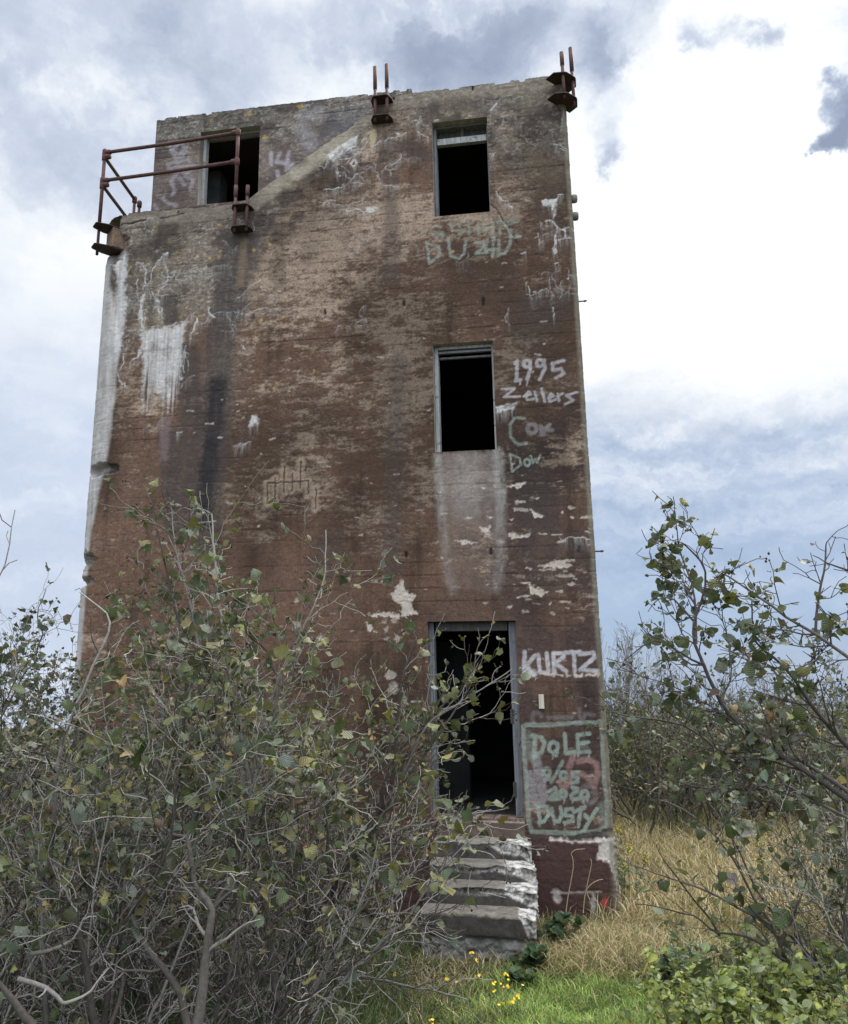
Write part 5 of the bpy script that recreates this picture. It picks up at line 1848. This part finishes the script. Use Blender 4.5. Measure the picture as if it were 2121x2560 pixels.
# right side
RG = 'alder shrubs on the right of the tower'
hr = [(A([(2200, 2060), (2017, 1931), (1899, 1847), (1834, 1794), (1796, 1733), (1765, 1664), (1743, 1611), (1739, 1554), (1758, 1497), (1766, 1428), (1740, 1390), (1710, 1360)], 3.3, 3.4), .0125),
      (A([(1743, 1611), (1735, 1500), (1712, 1420), (1697, 1360), (1690, 1300), (1686, 1275)], 3.4), .0055),
      (A([(2250, 1750), (2121, 1650), (2040, 1588), (1960, 1543), (1895, 1497), (1845, 1462), (1807, 1436), (1790, 1425)], 3.2, 3.4), .009),
      (A([(2040, 1588), (2045, 1500), (2062, 1430), (2070, 1380), (2071, 1356), (2095, 1326)], 3.3), .006),
      (A([(2200, 1480), (2121, 1425), (2070, 1405), (2032, 1388)], 3.2), .006),
      (A([(2150, 2000), (2000, 1900), (1925, 1898), (1820, 1890), (1710, 1817), (1600, 1797), (1545, 1785), (1508, 1765)], 3.3, 3.5), .009),
      (A([(2250, 2120), (2000, 1985), (1945, 1971), (1825, 1978), (1730, 1965), (1660, 1938)], 3.3, 3.4), .008),
      (A([(2230, 1980), (2060, 1800), (1990, 1700), (1935, 1640), (1890, 1600), (1880, 1500)], 3.4, 3.6), .012),
      (A([(1765, 1664), (1700, 1630), (1640, 1600), (1580, 1640), (1560, 1650)], 3.4), .005),
      (A([(1739, 1554), (1690, 1500), (1650, 1500), (1620, 1530)], 3.4), .005)]
rng_ = np.random.default_rng(31)
bs = (2.05, 3.35, float(gz(2.05, 3.35)))
g = Grow(rng_, leaf_lo=.4, leaf_hi=1.2, leafy=1.9, leafsize=.038, twig=1.8)
for pts, r0 in hr:
    g.stem(sway(smooth_poly(pts), rng_, .003), r0, .25)
clump(g, bs, 2, 2.0, (.05, .05), tilt=(.05, .25), r=(.006, .012))
finish_shrub('alder_shrub', 'arching alder shrub leaning in from the right edge against the sky', 'shrub', RG, bs, g, bark=((.075, .065, .056), (.085, .072, .066), (.07, .055, .055)), leafmix=(8, 6, 3, .6, .5, .3, 1.4, 5))
hr2 = [([np.array((2.42, 5.36, .15))] + A([(1948, 2371), (1925, 2310), (1889, 2261), (1850, 2180), (1822, 2136), (1780, 2080), (1700, 2020), (1650, 2000)], 5.35, 5.2), .014),
       (A([(1925, 2310), (1880, 2290), (1800, 2250), (1740, 2220), (1660, 2190), (1600, 2170), (1560, 2150)], 5.3, 5.1), .009),
       (A([(1960, 2400), (1860, 2340), (1790, 2330), (1730, 2290), (1650, 2270), (1590, 2260)], 5.2, 5.0), .009),
       (A([(1800, 2340), (1760, 2280), (1720, 2230), (1660, 2150), (1640, 2110)], 5.3), .008),
       (A([(1948, 2371), (1990, 2280), (2020, 2200), (2000, 2150), (1960, 2100)], 5.3), .009)]
rng_ = np.random.default_rng(32)
bs = (2.45, 5.4, float(gz(2.45, 5.4)))
g = Grow(rng_, leaf_lo=.5, leaf_hi=1.0, leafy=.72, leafsize=.074, twig=.85, gap=(.12, .10, .07))
for pts, r0 in hr2:
    g.stem(sway(smooth_poly(pts), rng_, .003), r0, .25)
clump(g, bs, 3, 1.2, (.12, 0), tilt=(.1, .5))
finish_shrub('alder_shrub', 'low dark alder shrub with broad leaves right of the steps', 'shrub', RG, bs, g, leafmix=(9, 6, 2, .5, .3, .3, .6, 5), bark=((.07, .06, .05), (.09, .075, .065), (.08, .06, .06)))
alder(33, 3.15, 5.3, 2.2, 5, 'dense alder shrub at the lower right edge', (-.12, 0), group=RG, leafsize=.045, mix=(8, 6, 3, .6, .5, .3, 1.4, 5))
alder(34, 2.95, 5.6, 2.1, 7, 'alder shrub behind the arching one at the right edge', (-.12, 0), group=RG, mix=(8, 6, 3, .6, .5, .3, 1.4, 5))


def copy_tree(o, loc, rz, sc, label=None, group=None):
    c = o.copy()
    COL.objects.link(c)
    c.location = loc
    c.rotation_euler = (0, 0, rz)
    c.scale = (sc, sc, sc)
    if label:
        c['label'] = label
    if group:
        c['group'] = group
    for ch in o.children:
        d = ch.copy()
        COL.objects.link(d)
        d.parent = c
    return c


# ------------------------------------------------------------------ background thicket across the field
def thicket_shrub(seed, x, y, h, n, label, group):
    rng = np.random.default_rng(seed)
    base = np.array((x, y, float(gz(x, y))))
    g = Grow(rng, leaf_lo=base[2] + h * .15, leaf_hi=base[2] + h * .5, leafy=1.6, leafsize=.055, twig=.66, sides=(5, 3, 3), minr=.004, gap=(.14, .12, .08))
    clump(g, base, n, h, (0, 0), (.016, .03), (.05, .75), footprint=.4)
    o = finish_shrub('thicket_shrub', label, 'shrub', group, base, g, leafmix=(3, 5, 7, 2.2, 1.8, .3, 2.4, 6), cones=False, bark=((.10, .088, .072), (.16, .14, .115), (.09, .075, .06)))
    return o


TG = 'olive shrubs of the thicket across the dry field'
TL = 'olive leafy shrub in the thicket across the dry grass field'
protos = [thicket_shrub(60 + i, 4.6 + 1.7 * i, (16.0, 15.0, 15.6, 14.8)[i], 2.1, 17, TL, TG) for i in range(4)]
rng_ = np.random.default_rng(70)
for i in range(34):
    row = i % 3
    x = 3.4 + (i // 3) * .85 + rng_.normal(0, .25)
    y = (14.4, 16.8, 19.6)[row] + rng_.normal(0, .5)
    if x / y < .2:
        x = .2 * y + rng_.uniform(0, .6)
    copy_tree(protos[rng_.integers(4)], (x, y, float(gz(x, y)) - .03), rng_.uniform(0, 6.28), rng_.uniform(.92, 1.18))
for i in range(6):
    x, y = -5.0 - 1.1 * i + rng_.normal(0, .2), 13 + rng_.normal(0, 1.5)
    copy_tree(protos[rng_.integers(4)], (x, y, float(gz(x, y)) - .03), rng_.uniform(0, 6.28), rng_.uniform(.9, 1.1),
              'olive leafy shrub behind the alders at the far left', 'olive shrubs behind the alders on the left')


def sapling(seed, x, y, h, label, group):
    rng = np.random.default_rng(seed)
    base = np.array((x, y, float(gz(x, y))))
    g = Grow(rng, leafy=.12, leafsize=.05, twig=.62, sides=(4, 3, 3), minr=.0035, leaf_lo=1, leaf_hi=3.5, spread=.75, lenf=(.36, .4), zig=(.04, .07, .1))
    clump(g, base, 5, h, (0, 0), (.010, .016), (.02, .28), footprint=.3)
    return finish_shrub('bare_sapling', label, 'sapling', group, base, g, cones=False, leafmix=(0, 1, 3, 3, 2, 1, 1, 3), bark=((.17, .15, .14), (.22, .20, .185), (.16, .14, .135)))


SG = 'bare saplings rising above the thicket'
SL = 'thin bare sapling rising above the thicket against the sky'
sps = [sapling(80 + i, (4.55, 6.4, 8.0)[i], (18.5, 19.4, 18.8)[i], (3.7, 3.2, 3.4)[i], SL, SG) for i in range(3)]
for i in range(6):
    x = 4.5 + i * .95 + rng_.normal(0, .2)
    y = 18.6 + rng_.normal(0, .8)
    copy_tree(sps[rng_.integers(3)], (x, y, float(gz(x, y)) - .02), rng_.uniform(0, 6.28), rng_.uniform(.82, 1.02))


# ------------------------------------------------------------------ grass
def blades(name, rng, XY, h, w, cols, lean=.5, droop=.6, kind='stuff', z0=None):
    n = len(XY)
    z = gz(XY[:, 0], XY[:, 1]) if z0 is None else z0
    B = np.stack([XY[:, 0], XY[:, 1], z - .01], -1)
    a = rng.uniform(0, 6.283, n)
    out = np.stack([np.cos(a), np.sin(a), np.zeros(n)], -1)
    tl = np.abs(rng.normal(0, lean, n))[:, None]
    d0 = unit(out * tl + [0, 0, 1.])
    d1 = unit(out * (tl + rng.uniform(.1, 1, (n, 1)) * droop * 1.2) + [0, 0, 1.])
    d2 = unit(out * (tl + rng.uniform(.4, 2.0, (n, 1)) * droop * 2) + [0, 0, .75])
    side = unit(np.cross(out, [0, 0, 1.]) + rng.normal(0, .5, (n, 3)) * [1, 1, 0])
    H = h[:, None]
    p1 = B + d0 * H * .4
    p2 = p1 + d1 * H * .35
    p3 = p2 + d2 * H * .3
    ww = w[:, None]
    V = np.stack([B - side * ww * .8, B + side * ww * .8, p1 - side * ww, p1 + side * ww, p2 - side * ww * .7, p2 + side * ww * .7, p3], 1)
    base = (np.arange(n) * 7)[:, None, None]
    Q = (np.array([(0, 1, 3, 2), (2, 3, 5, 4)])[None] + base).reshape(-1, 4)
    T = (np.array([(4, 5, 6)])[None] + base).reshape(-1, 3)
    C = np.repeat(cols[:, None], 7, 1)
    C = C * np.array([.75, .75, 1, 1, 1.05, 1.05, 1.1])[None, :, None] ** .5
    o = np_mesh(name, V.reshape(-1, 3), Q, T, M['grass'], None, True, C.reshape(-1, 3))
    tag(o, kind=kind)
    return o


def pal(rng, n, colours, w, var=.25):
    c = np.array(colours)[rng.choice(len(colours), n, p=np.array(w) / np.sum(w))]
    return c * rng.uniform(1 - var, 1 + var, (n, 1))


DRY = [(.36, .29, .155), (.27, .22, .11), (.44, .37, .22), (.17, .145, .06), (.11, .12, .045), (.23, .15, .085)]
GREEN = [(.10, .165, .032), (.145, .22, .042), (.07, .11, .025), (.20, .25, .07), (.27, .24, .11)]
OLIVE = [(.075, .115, .03), (.11, .15, .04), (.20, .18, .085), (.055, .085, .025), (.14, .15, .06)]
rg = np.random.default_rng(90)


def inside_tower(X):
    P = X - OG[:2]
    u = P @ EU[:2]
    d = -(P @ NO[:2])
    return ((u > UL - .05) & (u < UR + .05) & (d > -.03)) | ((u > DR[0] - .15) & (u < DR[1] + .06) & (d > -1.22) & (d < .2))


def lawn_mask(X):
    """1 on the mown-looking bright green patch before the steps"""
    x, y = X[:, 0], X[:, 1]
    n_ = fbm(x * 1.6 + 9, y * 1.6 + 9, 801, 3) - .5
    f = sst(x - (.42 + .10 * (y < 5.4)) + .8 * n_, -.25, .35) * sst(7.5 + .4 * n_ - y, -.15, .5)
    return f


def scatter(n, x0, x1, y0, y1, fn=None):
    X = np.stack([rg.uniform(x0, x1, n), rg.uniform(y0, y1, n)], -1)
    k_ = ~inside_tower(X)
    if fn is not None:
        k_ &= rg.random(n) < fn(X)
    return X[k_]


X = scatter(60000, .1, 3.0, 4.6, 7.7, lambda X: lawn_mask(X))
n = len(X)
tag(blades('lawn_grass', rg, X, rg.uniform(.05, .12, n) * (.5 + 1.6 * fbm(X[:, 0] * 3, X[:, 1] * 3, 813, 3)), rg.uniform(.0018, .004, n), pal(rg, n, GREEN, (5, 4, 2.5, 4, .8), .4) * 1.2 * (.35 + 1.5 * fbm(X[:, 0] * 5, X[:, 1] * 5, 811, 3))[:, None], .55, .8), 'patch of bright green grass right of the steps')
X = scatter(46000, -1.6, 3.2, 4.5, 9.0, lambda X: (1 - .93 * lawn_mask(X)) * (.35 + .65 * sst(fbm(X[:, 0] * 1.3, X[:, 1] * 1.3, 821, 3), .3, .6)))
n = len(X)
tf = fbm(X[:, 0] * 1.1 + 3, X[:, 1] * 1.1, 825, 3)
dry_w = sst(tf, .38, .60) * sst(X[:, 0], -.9, .2)
c = np.where((rg.random(n) < .25 + .75 * dry_w)[:, None], pal(rg, n, DRY, (5, 4, 4, 2, 1, 2)), pal(rg, n, OLIVE, (4, 4, 2, 3, 2)))
near_wall = np.exp(-((X[:, 0] - 1.75) / .6) ** 2 - ((X[:, 1] - 7.5) / .55) ** 2)
blades('dry_grass', rg, X, rg.uniform(.07, .22, n) * (1 + 1.1 * near_wall), rg.uniform(.0018, .0042, n), c, .7, 1.1)
X = scatter(11000, .95, 2.6, 6.9, 8.5, lambda X: sst(X[:, 1], 6.9, 7.4))
n = len(X)
blades('dry_grass', rg, X, rg.uniform(.12, .36, n), rg.uniform(.002, .0042, n), np.where((rg.random(n) < .22)[:, None], pal(rg, n, OLIVE, (4, 4, 2, 3, 2)), pal(rg, n, DRY, (6, 4, 5, 2, 1, 2))), .85, 1.8)
X = scatter(70000, 1.6, 10.5, 8.3, 17.5, lambda X: sst(X[:, 0] - .19 * X[:, 1], -.4, .1) * (.5 + .5 * sst(fbm(X[:, 0] * .8, X[:, 1] * .8, 831, 3), .3, .6)))
n = len(X)
greenish = sst(fbm(X[:, 0] * .5 + 7, X[:, 1] * .5, 835, 3), .52, .66)
c = np.where((rg.random(n) < greenish * .7)[:, None], pal(rg, n, OLIVE, (3, 4, 3, 2, 3)), pal(rg, n, DRY, (6, 4, 5, 2, .6, 1.5)))
blades('field_grass', rg, X, rg.uniform(.22, .5, n), rg.uniform(.003, .006, n), c, .6, 1.0)
X = scatter(40000, -4.5, -.15, 3.0, 8.2)
n = len(X)
blades('undergrowth', rg, X, rg.uniform(.10, .34, n), rg.uniform(.002, .0045, n), pal(rg, n, OLIVE + [(.05, .10, .025)], (3, 4, 2, 4, 2, 4)) * .8, .6, .9)


def broad_cover(name, rng, X, hlo, hhi, size, cols):
    """countless small leaves of ground cover"""
    n = len(X)
    z = gz(X[:, 0], X[:, 1])
    P = np.stack([X[:, 0], X[:, 1], z + rng.uniform(hlo, hhi, n)], -1)
    D = unit(rng.normal(0, 1, (n, 3)) * [1, 1, .45])
    N_ = unit(np.array([0, 0, 1.]) + rng.normal(0, .45, (n, 3)))
    V, Q, T, C, U_ = leaf_arrays(rng, P, D, N_, rng.uniform(*size, n), rng.uniform(.6, 1.0, n), rng.normal(.4, .5, n), rng.uniform(0, .4, n), cols)
    o = np_mesh(name, V, Q, T, M['leaf2'], None, True, C, uv=U_)
    tag(o, kind='stuff')


X = scatter(3600, -4.3, -.2, 3.2, 8.0, lambda X: sst(fbm(X[:, 0] * 1.2, X[:, 1] * 1.2, 841, 3), .42, .6))
broad_cover('ground_cover', rg, X, .02, .24, (.025, .055), pal(rg, len(X), [(.045, .085, .025), (.07, .12, .035), (.035, .06, .02), (.16, .13, .06)], (4, 3, 3, 1)))
X = scatter(4200, -.4, 3.2, 4.6, 7.6, lambda X: .5 + .5 * (1 - lawn_mask(X)))
broad_cover('clover', rg, X, .02, .09, (.015, .035), pal(rg, len(X), [(.06, .13, .03), (.09, .17, .04), (.05, .09, .03)], (3, 2, 2)))
X = scatter(2600, -4.3, .4, 3.2, 8.2)
broad_cover('fallen_leaves', rg, X, .0, .03, (.03, .06), pal(rg, len(X), [(.16, .115, .065), (.10, .07, .042), (.22, .16, .085), (.07, .05, .035)], (3, 3, 2, 3)))


# ------------------------------------------------------------------ low plants
def stalk_plant(name, label, cat, group, seed, base, h, n, leaf, size, palette, weights, spread=.35, bark=(.07, .055, .045), prof=(0, .22, .36, .34, .2, 0), top=None, lfrom=.25, per=.018, up=.55, mat='leaf2', wid=(.8, 1.1), branchy=1):
    rng = np.random.default_rng(seed)
    root = empty(name, base)
    tag(root, label, cat, group)
    br, cols, LP, LD = [], [], [], []
    tips = []
    for i in range(n):
        a = rng.uniform(0, 6.283)
        tl = abs(rng.normal(0, spread))
        d = unit(np.array([math.cos(a) * tl, math.sin(a) * tl, 1.]))
        L = h * rng.uniform(.6, 1.1)
        m_ = 10
        g_ = rng.normal(0, .09, (m_, 3))
        D = unit(d + np.cumsum(g_, 0) * .7)
        P = np.concatenate([[rng.normal(0, .05, 3) * [1, 1, 0]], np.cumsum(D * (L / m_), 0)])
        lines = [P]
        for _ in range(branchy):
            j = rng.integers(4, 8)
            d2 = unit(D[j] + rng.normal(0, .55, 3))
            m2 = 6
            P2 = P[j] + np.concatenate([[np.zeros(3)], np.cumsum(unit(d2 + np.cumsum(rng.normal(0, .1, (m2, 3)), 0)) * (L * .4 / m2), 0)])
            lines.append(P2)
        for q_, Pq in enumerate(lines):
            r = np.linspace(.0035, .0012, len(Pq)) * (1 if q_ == 0 else .7)
            br.append((Pq, r, 4))
            cols.append(np.tile(np.array(bark) * rng.uniform(.7, 1.4), (len(Pq), 1)))
            tips.append(Pq[-1])
            Lq = L if q_ == 0 else L * .4
            nl = int(Lq * (1 - lfrom) / per)
            f = lfrom + (1 - lfrom) * rng.random(nl) ** .7 if q_ == 0 else rng.random(nl) ** .7
            x_ = f * (len(Pq) - 1)
            ii = np.clip(x_.astype(int), 0, len(Pq) - 2)
            LP.append(Pq[ii] + (Pq[ii + 1] - Pq[ii]) * (x_ - ii)[:, None])
            az = rng.uniform(0, 6.283, nl)
            LD.append(np.stack([np.cos(az), np.sin(az), np.full(nl, up) + rng.normal(0, .25, nl)], -1))
            # rosette at the tip
            kz = 4
            LP.append(np.repeat(Pq[-1:], kz, 0))
            az = rng.uniform(0, 6.283, kz)
            LD.append(np.stack([np.cos(az), np.sin(az), np.full(kz, up + .4)], -1))
    V, Q, C = tubes(br, cols)
    np_mesh('stems', V, Q, None, M['bark'], root, True, C)
    LP, LD = np.concatenate(LP), np.concatenate(LD)
    nn = len(LP)
    N_ = unit(np.array([0, 0, 1.]) + rng.normal(0, .4, (nn, 3)))
    col = pal(rng, nn, palette, weights, .22)
    V, Q, T, C, U_ = leaf_arrays(rng, LP, LD, N_, size * rng.lognormal(0, .25, nn), rng.uniform(*wid, nn), rng.normal(.45, .45, nn), rng.uniform(0, .45, nn), col, prof, .06, .03)
    np_mesh('leaves', V, Q, T, M[mat], root, True, C, uv=U_)
    if top:
        pp = []
        for t_ in tips[::2]:
            k_ = rng.integers(*top[1])
            pp.append(t_ + rng.normal(0, 1, (k_, 3)) * top[2])
        pp = np.concatenate(pp)
        V, Q, T, C, U_ = leaf_arrays(rng, pp, unit(rng.normal(0, 1, (len(pp), 3))), unit(rng.normal(0, 1, (len(pp), 3))), rng.uniform(.008, .016, len(pp)), np.full(len(pp), 1.3), np.zeros(len(pp)), np.zeros(len(pp)), pal(rng, len(pp), [top[0]], [1], .3))
        tag(np_mesh('flowers', V, Q, T, M['leaf2'], root, True, C, uv=U_), kind='stuff')
    return root


YG = [(.22, .265, .065), (.17, .215, .07), (.31, .34, .085), (.12, .155, .055), (.35, .30, .08), (.20, .235, .125)]
LSG = 'low leafy shrubs in the lower right corner'
LSL = 'low yellow-green leafy shrub in the lower right corner'
pr = [stalk_plant('low_shrub', LSL, 'shrub', LSG, 200 + i, (0, 0, 0), (.68, .60, .72, .56)[i], (12, 11, 13, 10)[i], 0, .043, YG, [(3, 4, 2, 3, .4, 3), (4, 3, 4, 2, 1, 2), (2, 4, 1, 5, .3, 4), (4, 2, 5, 1, 1.5, 1)][i], .42) for i in range(4)]
spots = [(1.62, 4.75), (1.95, 4.55), (2.3, 4.35), (1.45, 4.95), (2.1, 4.95), (2.45, 4.8), (1.75, 5.15), (2.05, 4.15), (1.7, 4.3), (2.35, 3.95), (1.85, 3.85), (2.7, 4.6), (2.75, 5.0), (1.42, 4.55), (2.5, 5.3), (1.55, 5.35), (2.15, 5.45), (1.8, 4.95), (2.3, 4.65), (2.0, 5.3), (1.6, 4.6), (2.6, 4.2)]
for i, (x, y) in enumerate(spots):
    x, y = x * (y - .15) / y, y - .15
    o_ = pr[i] if i < 4 else None
    z = float(gz(x, y)) - .02
    sc_ = rg.uniform(.85, 1.12)
    if o_:
        o_.location = (x, y, z)
        o_.rotation_euler = (0, 0, rg.uniform(0, 6.28))
    else:
        copy_tree(pr[rg.integers(4)], (x, y, z), rg.uniform(0, 6.28), sc_)
GG = [(.10, .145, .085), (.13, .175, .105), (.08, .115, .06), (.16, .17, .09)]
GDG = 'faded goldenrod stalks on the right'
gd = [stalk_plant('goldenrod', 'grey-green goldenrod with faded tawny heads right of the lawn', 'wild flower', GDG, 220 + i, (0, 0, 0), (.62, .7)[i], 9, 0, .062, GG, (4, 3, 3, 1), .28, prof=(0, .10, .15, .13, .06, 0), top=((.30, .19, .07), (10, 22), .018), per=.016, branchy=0) for i in range(2)]
for i, (x, y) in enumerate([(2.0, 5.7), (2.35, 5.75), (1.75, 5.9), (2.6, 5.6), (2.2, 6.2), (2.75, 6.1), (1.95, 6.5), (2.9, 5.4)]):
    z = float(gz(x, y)) - .02
    if i < 2:
        gd[i].location = (x, y, z)
    else:
        copy_tree(gd[rg.integers(2)], (x, y, z), rg.uniform(0, 6.28), rg.uniform(.8, 1.1))
gy = []
for i, ((px, py), Y) in enumerate([((1548, 2042), 9.2), ((1570, 2088), 9.0), ((1902, 2082), 9.4)]):
    p = at(px, py, Y)
    z = float(gz(p[0], p[1]))
    gy.append(stalk_plant('goldenrod', ['goldenrod in yellow bloom beside the corner of the tower', 'shorter goldenrod in bloom in front of the yellow one at the tower corner', 'small goldenrod in bloom out in the dry field'][i], 'wild flower', None, 230 + i, (p[0], p[1], z), max(.3, p[2] - z), 3, 0, .06, GG, (3, 2, 3, 1), .1,
                          prof=(0, .12, .17, .14, .07, 0), top=((.75, .52, .03), (30, 50), .026), branchy=1))
DG = [(.030, .062, .024), (.045, .085, .035), (.06, .10, .05)]
for (px, py, Y, h, lab) in [(1334, 2405, 7.3, .22, 'dark green broad-leaved weed at the right foot of the steps'), (1400, 2300, 7.9, .36, 'dark green weed before the maroon plinth'), (1665, 2335, 7.0, .24, 'dark green weed at the far edge of the lawn'),
                            (1300, 2420, 7.0, .14, 'small broad-leaved weed just in front of the steps')]:
    p = at(px, py, Y)
    stalk_plant('broad_leaved_weed', lab, 'weed', None, int(px), (p[0], p[1], float(gz(p[0], p[1])) - .01), h, 9, 0, .075, DG, (3, 3, 2), .6, prof=(0, .34, .46, .42, .24, 0), per=.03)
# dark twiggy bush at the edge of the lawn
p = at(1712, 2420, 6.2)
g = Grow(np.random.default_rng(240), leafy=.15, leafsize=.025, twig=1.0, leaf_lo=0, leaf_hi=.4, zig=(.05, .08, .1), spread=.6, minr=.0014)
bs = (p[0], p[1], float(gz(p[0], p[1])))
clump(g, bs, 12, .55, tilt=(.05, .5), r=(.003, .005), footprint=.04)
finish_shrub('twiggy_bush', 'small dark leafless bush between the lawn and the goldenrod', 'bush', None, bs, g, cones=False, bark=((.05, .045, .035), (.06, .05, .04), (.05, .05, .03)))

# yellow flowers in the grass
def flower(loc, h, rng, label, group='yellow flowers in the grass before the steps'):
    root = empty('yellow_flower', loc)
    tag(root, label, 'flower', group)
    a = rng.uniform(0, 6.283)
    P = np.array([(0, 0, 0), (.01 * math.cos(a), .01 * math.sin(a), h * .5), (.03 * math.cos(a), .03 * math.sin(a), h)])
    V, Q, C = tubes([(P, np.array([.002, .0016, .0013]), 4)], [np.tile((.06, .11, .03), (3, 1))])
    np_mesh('stem', V, Q, None, M['bark'], root, True, C)
    V, T = [], []
    for k_ in range(rng.integers(1, 4)):
        c_ = P[2] + (0 if k_ == 0 else 1) * rng.normal(0, .018, 3) * [1, 1, .5]
        nrm = unit(np.array([0, -.55, .8]) + rng.normal(0, .25, 3))
        e1 = unit(np.cross(nrm, (1, .1, 0)))
        e2 = np.cross(nrm, e1)
        b_ = len(V)
        V.append(c_ + nrm * .003)
        m_ = 26
        R_ = rng.uniform(.009, .014)
        for j in range(m_):
            t_ = 2 * math.pi * j / m_
            rr_ = R_ * (1 if j % 2 else .72)
            V.append(c_ + rr_ * (math.cos(t_) * e1 + math.sin(t_) * e2) + nrm * (.004 if j % 2 else 0))
            T.append((b_, b_ + 1 + j, b_ + 1 + (j + 1) % m_))
    np_mesh('flower_head', np.array(V), None, np.array(T), M['petal'], root, True)


rf = np.random.default_rng(250)
for i, (px, py) in enumerate(T6([(680, 1027), (702, 1052), (695, 1157), (548, 1180), (565, 1190), (810, 1200), (828, 1206), (900, 1163), (918, 1187), (842, 1247), (872, 1225), (960, 1216), (890, 1312), (900, 1320), (950, 1290), (977, 1302), (190, 1162), (1128, 834), (395, 1425), (850, 1330)])):
    el = math.atan2(-(py - 1280.), F) + PITCH
    Y = 6.4
    for _ in range(6):
        p = at(px, py, Y)
        Y += (p[2] - (float(gz(p[0], p[1])) + .17)) / math.tan(-el)
    p = at(px, py, Y)
    z = float(gz(p[0], p[1]))
    special = {16: 'yellow flower under the leaning alder left of the others', 17: 'single yellow flower in the dry grass right of the steps'}
    flower((p[0], p[1], z), max(.06, p[2] - z), rf, special.get(i, 'yellow flower in the grass in front of the steps'))
# dry stalks leaning on the plinth
for i, pts in enumerate((T6([(1245, 780), (1258, 680), (1275, 590), (1290, 500), (1285, 440), (1276, 425), (1300, 398), (1362, 392)]), T6([(1350, 780), (1358, 690), (1378, 590), (1400, 480), (1392, 450)]), T6([(1390, 700), (1370, 640), (1420, 590), (1470, 575)]))):
    P = smooth_poly(A(pts, 8.15), .03)
    b0 = P[0].copy()
    V, Q, C = tubes([(P, np.linspace(.005, .0025, len(P)), 5)], [np.tile((.36, .29, .19), (len(P), 1))])
    tag(np_mesh('dry_stalk', V, Q, None, M['bark'], None, True, C), ['tallest dry stalk with bent tip before the maroon plinth', 'straight dry stalk right of the bent one', 'short curved dry stalk at the plinth corner'][i], 'stalk', 'dry stalks before the plinth')
